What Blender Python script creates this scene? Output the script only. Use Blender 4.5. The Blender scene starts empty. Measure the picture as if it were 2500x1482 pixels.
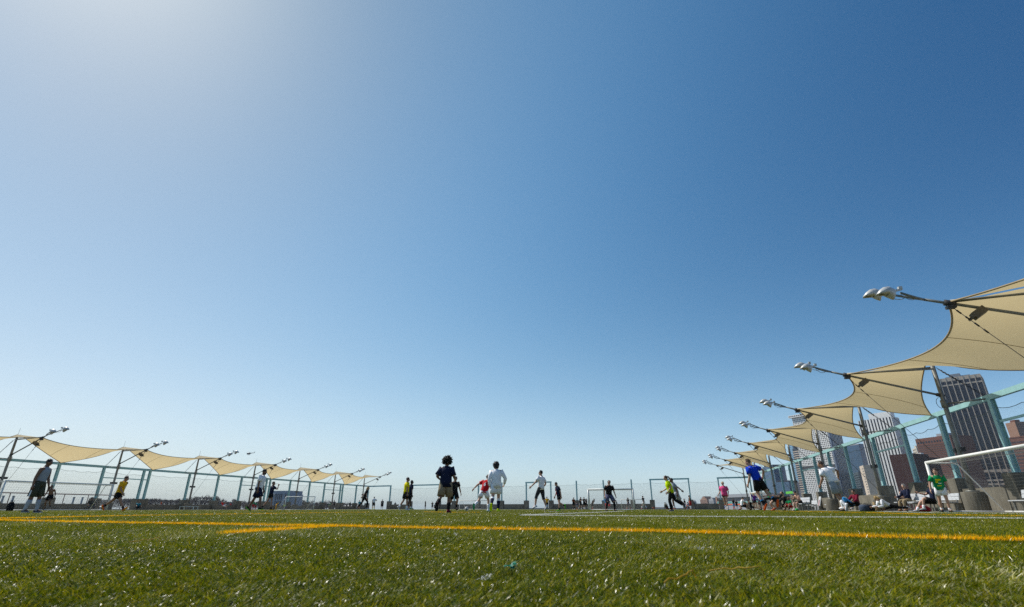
import bpy, math, random
import numpy as np
from mathutils import Vector, Matrix

R = math.radians
sc = bpy.context.scene
COL = sc.collection
random.seed(7)
rng = np.random.default_rng(11)

# ------------------------------------------------------------------ camera
CAM_H = 0.145
PITCH = 22.09
FPX = 1233.0                      # focal length in pixels of a 2500 px wide frame
cd = bpy.data.cameras.new("camera")
cam = bpy.data.objects.new("camera", cd)
COL.objects.link(cam)
cam.location = (0, 0, CAM_H)
cam.rotation_euler = (R(90 + PITCH), 0, 0)
cd.sensor_width = 36.0
cd.lens = 36.0 * FPX / 2500.0
cd.clip_start = 0.05
cd.clip_end = 40000
cd.dof.use_dof = True
cd.dof.focus_distance = 22.0
cd.dof.aperture_fstop = 7.0
sc.camera = cam

# ------------------------------------------------------------------ sky, sun, exposure
SUN_EL, SUN_AZ = 50.0, -54.0      # azimuth from +Y, clockwise positive
w = bpy.data.worlds.new("World")
sc.world = w
w.use_nodes = True
nt = w.node_tree
bg = nt.nodes["Background"]
sky = nt.nodes.new("ShaderNodeTexSky")
sky.sky_type = 'NISHITA'
sky.sun_disc = False
sky.sun_elevation = R(SUN_EL)
sky.sun_rotation = R(SUN_AZ)
sky.altitude = 0
sky.air_density = 1.0
sky.dust_density = 0.5
sky.ozone_density = 3.0
# gentle grading of the clear sky by elevation and angle from the sun (deeper blue away from it, neutral at the horizon)
SKY_K = 0.1
GRADE = (   # constant, low haze, lower sky, cosine to the sun, its square, its 8th and 3rd power, lower sky times cosine (rgb each)
    (-2.187, -0.909, -0.37),
    (-1.826, -0.809, 0.045),
    (4.099, 2.022, 1.027),
    (2.236, 1.526, 0.967),
    (0.493, 0.224, 0.125),
    (-0.626, -0.61, -0.543),
    (-0.011, -0.175, -0.205),
    (-3.693, -2.653, -2.03))
def wmath(op, a, b=None):
    n = nt.nodes.new("ShaderNodeMath"); n.operation = op
    for i, v in enumerate((a, b)):
        if v is None: continue
        if hasattr(v, "is_output"): nt.links.new(v, n.inputs[i])
        else: n.inputs[i].default_value = v
    return n.outputs[0]
wtc = nt.nodes.new("ShaderNodeTexCoord"); wsep = nt.nodes.new("ShaderNodeSeparateXYZ")
nt.links.new(wtc.outputs["Generated"], wsep.inputs[0])
wz = wmath('MAXIMUM', wsep.outputs[2], 0.0)
wdot = nt.nodes.new("ShaderNodeVectorMath"); wdot.operation = 'DOT_PRODUCT'
nt.links.new(wtc.outputs["Generated"], wdot.inputs[0])
wdot.inputs[1].default_value = (math.sin(R(SUN_AZ)) * math.cos(R(SUN_EL)), math.cos(R(SUN_AZ)) * math.cos(R(SUN_EL)), math.sin(R(SUN_EL)))
wc = wdot.outputs["Value"]; wcp = wmath('MAXIMUM', wc, 0.0)
BASIS = (None, wmath('POWER', math.e, wmath('MULTIPLY', wz, -1 / .08)), wmath('POWER', math.e, wmath('MULTIPLY', wz, -1 / .3)), wc, wmath('MULTIPLY', wc, wc), wmath('POWER', wcp, 8.0), wmath('POWER', wcp, 3.0), None)
BASIS = BASIS[:7] + (wmath('MULTIPLY', BASIS[2], wc),)
wsum = nt.nodes.new("ShaderNodeVectorMath"); wsum.operation = 'ADD'; wsum.inputs[0].default_value = GRADE[0]; acc = wsum.outputs[0]
for k in range(1, 8):
    a_ = nt.nodes.new("ShaderNodeVectorMath"); a_.operation = 'SCALE'; a_.inputs[0].default_value = GRADE[k]; nt.links.new(BASIS[k], a_.inputs["Scale"])
    b_ = nt.nodes.new("ShaderNodeVectorMath"); b_.operation = 'ADD'; nt.links.new(acc, b_.inputs[0]); nt.links.new(a_.outputs[0], b_.inputs[1]); acc = b_.outputs[0]
gsep = nt.nodes.new("ShaderNodeSeparateXYZ"); nt.links.new(acc, gsep.inputs[0])
gcom = nt.nodes.new("ShaderNodeCombineXYZ")
for k in range(3): nt.links.new(wmath('POWER', math.e, gsep.outputs[k]), gcom.inputs[k])
gmul = nt.nodes.new("ShaderNodeVectorMath"); gmul.operation = 'MULTIPLY'
nt.links.new(sky.outputs[0], gmul.inputs[0]); nt.links.new(gcom.outputs[0], gmul.inputs[1])
nt.links.new(gmul.outputs[0], bg.inputs[0])
bg.inputs[1].default_value = SKY_K
sd = bpy.data.lights.new("sun", 'SUN')
sd.energy = 4.9
sd.angle = R(0.53)
sd.color = (1.0, 0.95, 0.87)
sun = bpy.data.objects.new("sun", sd)
COL.objects.link(sun)
sdir = Vector((math.sin(R(SUN_AZ)) * math.cos(R(SUN_EL)), math.cos(R(SUN_AZ)) * math.cos(R(SUN_EL)), math.sin(R(SUN_EL))))
sun.rotation_euler = sdir.to_track_quat('Z', 'Y').to_euler()
sun.location = (-30, 20, 60)
sc.view_settings.view_transform = 'Standard'
sc.view_settings.look = 'None'
sc.view_settings.exposure = 0.0
sc.view_settings.gamma = 1.0
sc.view_settings.use_curve_mapping = False
sc.cycles.use_denoising = False
sc.cycles.max_bounces = 8
sc.cycles.transparent_max_bounces = 24
sc.cycles.volume_bounces = 0
sc.cycles.sample_clamp_indirect = 4.0
sc.cycles.sample_clamp_direct = 3.0

# ------------------------------------------------------------------ pier axes and small geometry helpers
AX = R(14.79)
UX, UY = math.sin(AX), math.cos(AX)        # along the pier
VX, VY = math.cos(AX), -math.sin(AX)       # across, to the right
def W(s, t, z=0.0):
    return Vector((UX * s + VX * t, UY * s + VY * t, z))
def st_of(x, y):
    return x * UX + y * UY, x * VX + y * VY
CT, ST_ = math.cos(R(PITCH)), math.sin(R(PITCH))
def ray(px, py):
    x = (px - 1250) / FPX; up = (741 - py) / FPX
    return Vector((x, CT - up * ST_, ST_ + up * CT))
def at_dist(px, py, Y):
    r = ray(px, py); k = Y / r.y
    return Vector((r.x * k, Y, CAM_H + r.z * k))
def ground_x(px, Y):
    """x on the ground of something seen at column px, Y metres ahead"""
    return (px - 1250) / FPX * (Y * CT - CAM_H * ST_)
def on_plane_t(px, py, t):
    r = ray(px, py); k = t / (r.x * VX + r.y * VY)
    return Vector((r.x * k, r.y * k, CAM_H + r.z * k))
def ground_at(px, py, z=0.03):
    r = ray(px, py); k = (z - CAM_H) / r.z
    return Vector((r.x * k, r.y * k, z))

# ------------------------------------------------------------------ materials
MATS = {}
def mat(name, col, rough=0.6, spec=0.4, metal=0.0, var=0.12, scale=3.0, bump=0.0, bscale=60.0, trans=None, detail=4.0):
    if name in MATS: return MATS[name]
    m = bpy.data.materials.new(name); m.use_nodes = True
    n = m.node_tree; p = n.nodes["Principled BSDF"]
    p.inputs["Roughness"].default_value = rough
    p.inputs["Specular IOR Level"].default_value = spec
    p.inputs["Metallic"].default_value = metal
    tc = n.nodes.new("ShaderNodeTexCoord")
    no = n.nodes.new("ShaderNodeTexNoise"); no.inputs["Scale"].default_value = scale; no.inputs["Detail"].default_value = detail
    n.links.new(tc.outputs["Object"], no.inputs["Vector"])
    ra = n.nodes.new("ShaderNodeMapRange")
    ra.inputs[1].default_value = 0.3; ra.inputs[2].default_value = 0.7
    ra.inputs[3].default_value = 1 - var; ra.inputs[4].default_value = 1 + var
    n.links.new(no.outputs["Fac"], ra.inputs[0])
    mx = n.nodes.new("ShaderNodeVectorMath"); mx.operation = 'SCALE'
    mx.inputs[0].default_value = col[:3]
    n.links.new(ra.outputs[0], mx.inputs["Scale"])
    n.links.new(mx.outputs[0], p.inputs["Base Color"])
    if bump:
        nb = n.nodes.new("ShaderNodeTexNoise"); nb.inputs["Scale"].default_value = bscale; nb.inputs["Detail"].default_value = 3
        n.links.new(tc.outputs["Object"], nb.inputs["Vector"])
        bu = n.nodes.new("ShaderNodeBump"); bu.inputs["Strength"].default_value = bump; bu.inputs["Distance"].default_value = 0.02
        n.links.new(nb.outputs["Fac"], bu.inputs["Height"]); n.links.new(bu.outputs[0], p.inputs["Normal"])
    if trans:
        fac, tcol = trans
        tr = n.nodes.new("ShaderNodeBsdfTranslucent"); tr.inputs[0].default_value = (*tcol, 1)
        ms = n.nodes.new("ShaderNodeMixShader"); ms.inputs[0].default_value = fac
        out = n.nodes["Material Output"]
        n.links.new(p.outputs[0], ms.inputs[1]); n.links.new(tr.outputs[0], ms.inputs[2]); n.links.new(ms.outputs[0], out.inputs[0])
    MATS[name] = m
    return m

def concrete_mat(name, col, warm=0.0):
    """cast concrete: board joints, streaks and blotches"""
    if name in MATS: return MATS[name]
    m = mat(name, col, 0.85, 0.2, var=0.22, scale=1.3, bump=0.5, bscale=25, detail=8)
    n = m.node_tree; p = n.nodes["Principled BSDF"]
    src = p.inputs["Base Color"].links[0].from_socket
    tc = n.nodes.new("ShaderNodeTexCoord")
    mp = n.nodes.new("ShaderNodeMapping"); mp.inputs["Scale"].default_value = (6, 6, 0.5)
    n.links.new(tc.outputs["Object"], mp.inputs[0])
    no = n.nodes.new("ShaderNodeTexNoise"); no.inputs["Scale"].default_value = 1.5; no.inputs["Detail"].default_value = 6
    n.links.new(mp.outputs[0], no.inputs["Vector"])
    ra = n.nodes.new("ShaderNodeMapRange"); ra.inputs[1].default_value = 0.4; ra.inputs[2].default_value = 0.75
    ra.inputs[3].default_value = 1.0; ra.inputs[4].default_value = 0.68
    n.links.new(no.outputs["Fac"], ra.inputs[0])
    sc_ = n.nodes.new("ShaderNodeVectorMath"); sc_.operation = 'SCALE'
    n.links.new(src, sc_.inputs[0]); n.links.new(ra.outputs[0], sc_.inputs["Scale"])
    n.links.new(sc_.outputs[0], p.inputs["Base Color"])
    return m

# ------------------------------------------------------------------ object helpers
def link_mesh(name, me, parent=None, mats=()):
    o = bpy.data.objects.new(name, me); COL.objects.link(o)
    for m in mats: me.materials.append(m)
    if parent is not None: o.parent = parent
    return o
def tag(o, label=None, cat=None, group=None, kind=None):
    if label: o["label"] = label
    if cat: o["category"] = cat
    if group: o["group"] = group
    if kind: o["kind"] = kind
    return o
def thing(name, label, cat, loc=(0, 0, 0), rz=0.0, group=None):
    o = bpy.data.objects.new(name, None); COL.objects.link(o)
    o.location = loc; o.rotation_euler = (0, 0, rz)
    o.empty_display_size = 0.1
    return tag(o, label, cat, group)
def copy_thing(src, loc=None, rz=None, label=None, scale=None):
    c = src.copy(); COL.objects.link(c)
    if loc is not None: c.location = loc
    if rz is not None: c.rotation_euler = (0, 0, rz)
    if scale is not None: c.scale = scale
    if label: c["label"] = label
    for ch in list(src.children):
        k = ch.copy(); COL.objects.link(k); k.parent = c
        for g in list(ch.children):
            q = g.copy(); COL.objects.link(q); q.parent = k
    return c

class MB:
    """collects faces of one mesh"""
    def __init__(self): self.v = []; self.f = []; self.mi = []; self.sm = []
    def face(self, idx, mi=0, sm=False): self.f.append(tuple(idx)); self.mi.append(mi); self.sm.append(sm)
    def box(self, c, s, M=None, mi=0, bevel=0.0):
        x, y, z = s[0] / 2, s[1] / 2, s[2] / 2
        b = len(self.v)
        pts = [(-x, -y, -z), (x, -y, -z), (x, y, -z), (-x, y, -z), (-x, -y, z), (x, -y, z), (x, y, z), (-x, y, z)]
        for p in pts:
            p = Vector(p)
            if M is not None: p = M @ p
            self.v.append(tuple(Vector(c) + p))
        for q in ((0, 3, 2, 1), (4, 5, 6, 7), (0, 1, 5, 4), (1, 2, 6, 5), (2, 3, 7, 6), (3, 0, 4, 7)):
            self.face([b + i for i in q], mi)
        return self
    def beam(self, a, b, wdt, hgt, mi=0, up=(0, 0, 1)):
        a = Vector(a); b = Vector(b); d = b - a; L = d.length
        if L < 1e-6: return self
        d /= L; u = Vector(up)
        x = d.cross(u)
        if x.length < 1e-3: x = Vector((1, 0, 0)).cross(d)
        x.normalize(); z = x.cross(d)
        M = Matrix((x, d, z)).transposed()
        return self.box((a + b) / 2, (wdt, L, hgt), M, mi)
    def tube(self, pts, rad, n=8, caps=True, mi=0, sm=True):
        pts = [Vector(p) for p in pts]
        rads = rad if isinstance(rad, (list, tuple)) else [rad] * len(pts)
        base = len(self.v); ref = None
        for i, p in enumerate(pts):
            if i == 0: d = pts[1] - p
            elif i == len(pts) - 1: d = p - pts[i - 1]
            else: d = pts[i + 1] - pts[i - 1]
            d.normalize()
            if ref is None:
                ref = Vector((0, 0, 1)).cross(d)
                if ref.length < 1e-2: ref = Vector((1, 0, 0))
            x = (ref - d * ref.dot(d)); x.normalize(); y = d.cross(x); ref = x
            for k in range(n):
                a = 2 * math.pi * k / n
                self.v.append(tuple(p + (x * math.cos(a) + y * math.sin(a)) * rads[i]))
        for i in range(len(pts) - 1):
            for k in range(n):
                k2 = (k + 1) % n
                self.face((base + i * n + k, base + i * n + k2, base + (i + 1) * n + k2, base + (i + 1) * n + k), mi, sm)
        if caps:
            self.face([base + k for k in range(n)][::-1], mi)
            self.face([base + (len(pts) - 1) * n + k for k in range(n)], mi)
        return self
    def rings(self, rings, closed_ends=(True, True), mi=0, sm=True):
        n = len(rings[0]); base = len(self.v)
        for r in rings:
            for p in r: self.v.append(tuple(p))
        for i in range(len(rings) - 1):
            for k in range(n):
                k2 = (k + 1) % n
                self.face((base + i * n + k, base + i * n + k2, base + (i + 1) * n + k2, base + (i + 1) * n + k), mi, sm)
        if closed_ends[0]: self.face([base + k for k in range(n)][::-1], mi, sm)
        if closed_ends[1]: self.face([base + (len(rings) - 1) * n + k for k in range(n)], mi, sm)
        return self
    def ball(self, c, r, M=None, nu=8, nv=6, mi=0):
        c = Vector(c); rr = []
        for i in range(nv + 1):
            th = math.pi * i / nv; th = min(max(th, 0.06), math.pi - 0.06)
            ring = []
            for k in range(nu):
                a = 2 * math.pi * k / nu
                p = Vector((r[0] * math.sin(th) * math.cos(a), r[1] * math.sin(th) * math.sin(a), -r[2] * math.cos(th)))
                if M is not None: p = M @ p
                ring.append(c + p)
            rr.append(ring)
        return self.rings(rr, mi=mi)
    def quad(self, a, b, c, d, mi=0):
        i = len(self.v); self.v += [tuple(a), tuple(b), tuple(c), tuple(d)]
        self.face((i, i + 1, i + 2, i + 3), mi); return self
    def mesh(self, name):
        me = bpy.data.meshes.new(name); me.from_pydata(self.v, [], self.f); 
        me.polygons.foreach_set("material_index", self.mi); me.polygons.foreach_set("use_smooth", self.sm)
        me.update(); return me
    def build(self, name, m, parent=None, label=None):
        o = link_mesh(name, self.mesh(name), parent, m if isinstance(m, (list, tuple)) else [m])
        if label: o["label"] = label
        return o
def rotz(a): return Matrix.Rotation(a, 3, 'Z')
# ------------------------------------------------------------------ ground of the pier and the river
def ground_mat():
    m = bpy.data.materials.new("turf_backing"); m.use_nodes = True
    n = m.node_tree; p = n.nodes["Principled BSDF"]; p.inputs["Roughness"].default_value = 0.8
    p.inputs["Specular IOR Level"].default_value = 0.25
    tc = n.nodes.new("ShaderNodeTexCoord")
    n1 = n.nodes.new("ShaderNodeTexNoise"); n1.inputs["Scale"].default_value = 45; n1.inputs["Detail"].default_value = 6
    n2 = n.nodes.new("ShaderNodeTexNoise"); n2.inputs["Scale"].default_value = 0.5; n2.inputs["Detail"].default_value = 4
    n.links.new(tc.outputs["Object"], n1.inputs[0]); n.links.new(tc.outputs["Object"], n2.inputs[0])
    cr = n.nodes.new("ShaderNodeValToRGB")
    e = cr.color_ramp.elements; e[0].position = 0.3; e[0].color = (0.022, 0.030, 0.005, 1); e[1].position = 0.72; e[1].color = (0.16, 0.155, 0.014, 1)
    n.links.new(n1.outputs["Fac"], cr.inputs[0])
    ra = n.nodes.new("ShaderNodeMapRange"); ra.inputs[1].default_value = .3; ra.inputs[2].default_value = .7; ra.inputs[3].default_value = .8; ra.inputs[4].default_value = 1.2
    n.links.new(n2.outputs["Fac"], ra.inputs[0])
    sv = n.nodes.new("ShaderNodeVectorMath"); sv.operation = 'SCALE'
    n.links.new(cr.outputs[0], sv.inputs[0]); n.links.new(ra.outputs[0], sv.inputs["Scale"]); n.links.new(sv.outputs[0], p.inputs["Base Color"])
    bu = n.nodes.new("ShaderNodeBump"); bu.inputs["Distance"].default_value = 0.03
    n.links.new(n1.outputs["Fac"], bu.inputs["Height"]); n.links.new(bu.outputs[0], p.inputs["Normal"])
    return m
FIELD = (-24.0, 92.0, -52.5, 11.9)      # s0, s1, t0, t1 of the playing surface
mb = MB()
s0, s1, t0, t1 = FIELD
mb.quad(W(s0, t0), W(s0, t1), W(s1, t1), W(s1, t0))
tag(mb.build("playing_field", ground_mat()), "green artificial turf pitch across the whole pier", kind="structure")
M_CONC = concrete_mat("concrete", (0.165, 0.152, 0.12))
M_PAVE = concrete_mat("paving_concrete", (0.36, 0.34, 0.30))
# pier deck: top just below the turf, thick slab down to the water
mb = MB()
def slab_poly(pts, z0, z1, mb):
    b = len(mb.v); n = len(pts)
    for p in pts: mb.v.append((p[0], p[1], z1))
    for p in pts: mb.v.append((p[0], p[1], z0))
    mb.face([b + i for i in range(n)][::-1]); mb.face([b + n + i for i in range(n)])
    for i in range(n):
        j = (i + 1) % n
        mb.face((b + i, b + j, b + n + j, b + n + i))
slab_poly([W(-26, -63), W(105.5, -63), W(97.0, 18.5), W(-26, 18.5)][::-1], -2.6, -0.006, mb)
tag(mb.build("pier_deck", M_PAVE), "concrete pier deck around the turf", kind="structure")

def water_mat():
    m = mat("river_water", (0.05, 0.075, 0.085), 0.12, 0.5, var=0.1, scale=0.01)
    n = m.node_tree; p = n.nodes["Principled BSDF"]
    tc = n.nodes.new("ShaderNodeTexCoord"); no = n.nodes.new("ShaderNodeTexNoise"); no.inputs["Scale"].default_value = 0.4; no.inputs["Detail"].default_value = 6
    n.links.new(tc.outputs["Object"], no.inputs[0])
    bu = n.nodes.new("ShaderNodeBump"); bu.inputs["Distance"].default_value = 0.35; bu.inputs["Strength"].default_value = 0.7
    n.links.new(no.outputs["Fac"], bu.inputs["Height"]); n.links.new(bu.outputs[0], p.inputs["Normal"])
    return m
mb = MB(); E_ = 9000
mb.quad((-E_, -E_, -2.4), (E_, -E_, -2.4), (E_, E_, -2.4), (-E_, E_, -2.4))
tag(mb.build("water", water_mat()), "grey blue river beyond the pier", kind="structure")

# ------------------------------------------------------------------ field lines (polylines on the turf)
def gpoly(pts): return [ground_at(px, py, 0.024) for px, py in pts]
YEL, WHI = 0, 1
LINES = [
    ("yellow_line", YEL, 0.10, gpoly([(-90, 1265.5), (280, 1272), (600, 1277), (820, 1279.5), (1000, 1283), (1600, 1290.5), (2000, 1299.5), (2500, 1309), (2580, 1312)])),
    ("yellow_line", YEL, 0.095, gpoly([(557, 1294), (820, 1279.5)])),
    ("yellow_line", YEL, 0.10, gpoly([(-60, 1264.5), (240, 1258.5), (480, 1254.5), (720, 1251.5), (900, 1249.4)])),
    ("yellow_line", YEL, 0.12, gpoly([(1890, 1247.2), (2108, 1250.3), (2260, 1254.3), (2520, 1258)])),
    ("yellow_line", YEL, 0.14, gpoly([(1035, 1248.6), (1115, 1250.0), (1170, 1249.6)])),
    ("yellow_line", YEL, 0.14, gpoly([(560, 1245.9), (660, 1245.5), (760, 1245.3)])),
    ("white_line", WHI, 0.12, gpoly([(1275, 1256.3), (1730, 1259.5), (2030, 1260.3), (2260, 1261.3), (2520, 1263.5)])),
    ("white_line", WHI, 0.12, gpoly([(1275, 1256.3), (1473, 1249.3), (1530, 1247.0)])),
    ("white_line", WHI, 0.12, gpoly([(2140, 1248.0), (2280, 1251.0), (2520, 1253.5)])),
    ("white_line", WHI, 0.12, gpoly([(1335, 1248.6), (1372, 1248.4)])),
]
def seg_dist(x, y, poly):
    best = np.full(x.shape, 1e9)
    for a, b in zip(poly[:-1], poly[1:]):
        dx, dy = b.x - a.x, b.y - a.y; L2 = dx * dx + dy * dy
        t = np.clip(((x - a.x) * dx + (y - a.y) * dy) / L2, 0, 1)
        best = np.minimum(best, np.hypot(x - a.x - t * dx, y - a.y - t * dy))
    return best

# ------------------------------------------------------------------ turf fibres
def fibre_mat(name, sheen_rough=0.28):
    m = bpy.data.materials.new(name); m.use_nodes = True
    n = m.node_tree; p = n.nodes["Principled BSDF"]
    p.inputs["Roughness"].default_value = sheen_rough; p.inputs["Specular IOR Level"].default_value = 0.3
    at = n.nodes.new("ShaderNodeAttribute"); at.attribute_name = "fibre"
    n.links.new(at.outputs["Color"], p.inputs["Base Color"]); n.links.new(at.outputs["Alpha"], p.inputs["Specular IOR Level"])
    tr = n.nodes.new("ShaderNodeBsdfTranslucent")
    n.links.new(at.outputs["Color"], tr.inputs[0])
    ms = n.nodes.new("ShaderNodeMixShader"); ms.inputs[0].default_value = 0.36
    n.links.new(p.outputs[0], ms.inputs[1]); n.links.new(tr.outputs[0], ms.inputs[2])
    n.links.new(ms.outputs[0], n.nodes["Material Output"].inputs[0])
    return m
FIB = fibre_mat("turf_fibre")

def wedge(r0, r1, dens, half=47.0):
    area = math.radians(2 * half) / 2 * (r1 * r1 - r0 * r0)
    n = int(area * dens)
    r = np.sqrt(rng.random(n) * (r1 * r1 - r0 * r0) + r0 * r0)
    a = (rng.random(n) * 2 - 1) * math.radians(half)
    return r * np.sin(a), r * np.cos(a)
def patch_noise(x, y):
    v = np.zeros_like(x)
    for k, (f, am) in enumerate(((1.7, .5), (4.3, .35), (11.0, .3), (27.0, .3))):
        for j in range(3):
            a = 1.3 * k + 2.1 * j + 0.4
            v += am / 2 * np.sin(f * (x * math.cos(a) + y * math.sin(a)) + 1.7 * np.sin(f * .6 * (x * math.sin(a) - y * math.cos(a)) + j) + 5.1 * k + j)
    return v
PAL = np.array([(0.036, 0.062, 0.002), (0.105, 0.140, 0.003), (0.205, 0.212, 0.004), (0.32, 0.275, 0.010), (0.070, 0.108, 0.005), (0.50, 0.47, 0.24)])
def turf_colour(x, y, n):
    pn = patch_noise(x, y)
    u = rng.random(n) + 0.16 * pn
    idx = np.digitize(u, [0.20, 0.46, 0.74, 0.90, 0.988])
    c = PAL[np.clip(idx, 0, 5)].copy()
    c *= (0.6 + 0.8 * rng.random((n, 1)))
    return c
def line_colour(kind, n):
    if kind == YEL:
        c = np.array([(0.95, 0.55, 0.008)]) * (0.75 + 0.4 * rng.random((n, 1)))
        c[:, 1] *= 0.9 + 0.25 * rng.random(n)
    else:
        c = np.array([(0.82, 0.81, 0.76)]) * (0.75 + 0.3 * rng.random((n, 1)))
    return c
def blades(x, y, hgt, wid, col, bent, lean0=38, lean1=88):
    n = len(x)
    az = rng.random(n) * 2 * math.pi
    # neighbouring fibres lie over in loosely shared directions
    pn = patch_noise(x * 2.2 + 31, y * 2.2 - 17)
    az = np.where(rng.random(n) < 0.55, pn * 2.4 + rng.normal(0, .6, n), az)
    ln = np.radians(lean0 + (lean1 - lean0) * rng.random(n))
    h = hgt * (0.65 + 0.7 * rng.random(n)); wd = wid * (0.7 + 0.6 * rng.random(n)) / 2
    yaw = az + math.pi / 2 + rng.normal(0, .7, n)
    sx, sy = np.cos(yaw) * wd, np.sin(yaw) * wd
    z0 = np.zeros(n)
    B = np.stack([x, y, z0 + 0.002], 1); S = np.stack([sx, sy, z0], 1)
    D = np.stack([np.cos(az), np.sin(az), z0], 1)
    if bent:
        l1 = ln * 0.45; l2 = ln * 1.35
        Mid = B + D * (np.sin(l1) * h * .55)[:, None]; Mid[:, 2] += np.cos(l1) * h * .55
        Tip = Mid + D * (np.sin(l2) * h * .6)[:, None]; Tip[:, 2] += np.cos(l2) * h * .6
        Tip[:, 2] = np.maximum(Tip[:, 2], 0.004)
        V = np.stack([B - S, B + S, Mid - S * .95, Mid + S * .95, Tip - S * .25, Tip + S * .25], 1)
        F = np.array([[0, 1, 3], [0, 3, 2], [2, 3, 5], [2, 5, 4]])
    else:
        Tip = B + D * (np.sin(ln) * h)[:, None]; Tip[:, 2] += np.cos(ln) * h
        V = np.stack([B - S, B + S, Tip], 1); F = np.array([[0, 1, 2]])
    k = V.shape[1]
    faces = (np.arange(n)[:, None, None] * k + F[None]).reshape(-1, 3)
    gloss = np.where(rng.random((n, 1)) < .15, .60, .03)
    return V.reshape(-1, 3), faces, np.repeat(np.concatenate([col, gloss], 1), k, 0)
def fibre_object(name, sets, strips=None):
    vs, fs, cs = [], [], []; off = 0
    for V, Fc, Cc in sets:
        vs.append(V); fs.append(Fc + off); cs.append(Cc); off += len(V)
    if strips is not None:
        vs.append(strips[0]); fs.append(strips[1] + off); cs.append(strips[2])
    V = np.concatenate(vs); Fc = np.concatenate(fs); Cc = np.concatenate(cs)
    me = bpy.data.meshes.new(name)
    me.vertices.add(len(V)); me.vertices.foreach_set("co", V.astype(np.float32).ravel())
    me.loops.add(Fc.size); me.loops.foreach_set("vertex_index", Fc.astype(np.int32).ravel())
    me.polygons.add(len(Fc)); me.polygons.foreach_set("loop_start", np.arange(0, Fc.size, 3, dtype=np.int32))
    me.update(calc_edges=True)
    ca = me.color_attributes.new("fibre", 'FLOAT_COLOR', 'POINT')
    ca.data.foreach_set("color", Cc.astype(np.float32).ravel())
    return link_mesh(name, me, None, [FIB])

green = []; inline = [[] for _ in LINES]
BANDS = [  # r0, r1, fibres per m2, height, width, bent
    (0.50, 1.5, 95000, 0.019, 0.0017, True),
    (1.5, 3.0, 34000, 0.020, 0.0023, True),
    (3.0, 6.5, 11000, 0.023, 0.0034, False),
    (6.5, 14.0, 3000, 0.023, 0.0058, False),
    (14.0, 30.0, 560, 0.023, 0.011, False),
    (30.0, 62.0, 110, 0.023, 0.024, False),
]
for r0, r1, de, hh, ww, bent in BANDS:
    x, y = wedge(r0, r1, de)
    s_, t_ = st_of(x, y)
    ok = (s_ > FIELD[0]) & (s_ < FIELD[1]) & (t_ > FIELD[2]) & (t_ < FIELD[3])
    x, y = x[ok], y[ok]
    free = np.ones(len(x), bool)
    for i, (nm, kind, wd, poly) in enumerate(LINES):
        d = seg_dist(x, y, poly) + rng.normal(0, 0.006, len(x))
        hit = free & (d < wd / 2)
        free &= ~hit
        n = int(hit.sum())
        if n:
            xx, yy = x[hit], y[hit]
            m_ = 3 if r0 > 3 else 2
            xx = np.concatenate([xx] + [xx + rng.normal(0, .012, n) for _ in range(m_ - 1)])
            yy = np.concatenate([yy] + [yy + rng.normal(0, .012, n) for _ in range(m_ - 1)])
            inline[i].append(blades(xx, yy, hh * 1.12, ww, line_colour(kind, n * m_), bent, 5, 62))
    x, y = x[free], y[free]
    green.append(blades(x, y, hh, ww, turf_colour(x, y, len(x)), bent))
turf = fibre_object("turf_fibres", green)
tag(turf, "short olive green artificial grass fibres glinting in the sun", "turf", kind="stuff")
for i, (nm, kind, wd, poly) in enumerate(LINES):
    # flat base strip under the fibres
    P = []; Fq = []
    for a, b in zip(poly[:-1], poly[1:]):
        d = Vector((b.x - a.x, b.y - a.y, 0)); d.normalize(); q = Vector((-d.y, d.x, 0)) * wd * .48
        k = len(P); z = Vector((0, 0, 0.005 + 0.0006 * i))
        a2 = Vector((a.x, a.y, 0)); b2 = Vector((b.x, b.y, 0))
        P += [a2 + q + z, a2 - q + z, b2 - q + z, b2 + q + z]; Fq += [(k, k + 1, k + 2), (k, k + 2, k + 3)]
    P = np.array([tuple(p) for p in P]); Fq = np.array(Fq)
    C_ = np.tile(np.array([(0.65, 0.33, 0.012)]) if kind == YEL else np.array([(0.5, 0.5, 0.46)]), (len(P), 1))
    o = fibre_object(nm, inline[i], (P, Fq, np.concatenate([C_, np.full((len(P), 1), .1)], 1)))
    tag(o, kind="structure")
# ------------------------------------------------------------------ shade masts, sails and fences along both sides
M_STEEL = mat("galvanised_steel", (0.19, 0.195, 0.18), 0.5, 0.5, metal=0.35, var=0.15, scale=5)
M_CABLE = mat("dark_cable", (0.045, 0.042, 0.04), 0.5, 0.4, metal=0.3)
M_MINT = mat("mint_painted_steel", (0.27, 0.48, 0.49), 0.42, 0.5, var=0.10, scale=2.5)
M_LAMP = mat("lamp_aluminium", (0.50, 0.50, 0.48), 0.42, 0.5, metal=0.1, var=0.06)
M_LENS = mat("lamp_glass", (0.16, 0.16, 0.13), 0.15, 0.6)
M_BRONZE = mat("bronze_lamp", (0.13, 0.105, 0.07), 0.5, 0.4, metal=0.2)
M_SAIL = mat("shade_cloth", (0.62, 0.52, 0.34), 0.8, 0.15, var=0.05, scale=1.2, bump=0.12, bscale=90, trans=(0.46, (0.72, 0.57, 0.31)))
M_HEM = mat("sail_hem", (0.34, 0.26, 0.15), 0.8, 0.2)
M_NETROPE = mat("net_rope", (0.16, 0.19, 0.19), 0.9, 0.1)
BAY = 10.6
ROWS = {
    "right": dict(sg=1, tM=14.36, tT=10.58, tL=15.70, zT=6.765, zM=6.815, zL=5.08, zB=5.37, s0=19.17, fl=4.2, dsT=0.48, k=-1.0, drum=0.86, block=1.62, wall=1.08),
    "left": dict(sg=-1, tM=-57.71, tT=-53.96, tL=-59.09, zT=6.145, zM=6.225, zL=4.56, zB=4.75, s0=35.41, fl=5.4, dsT=-0.35, k=-0.45, drum=0.75, block=1.17, wall=0.60),
}

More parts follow.
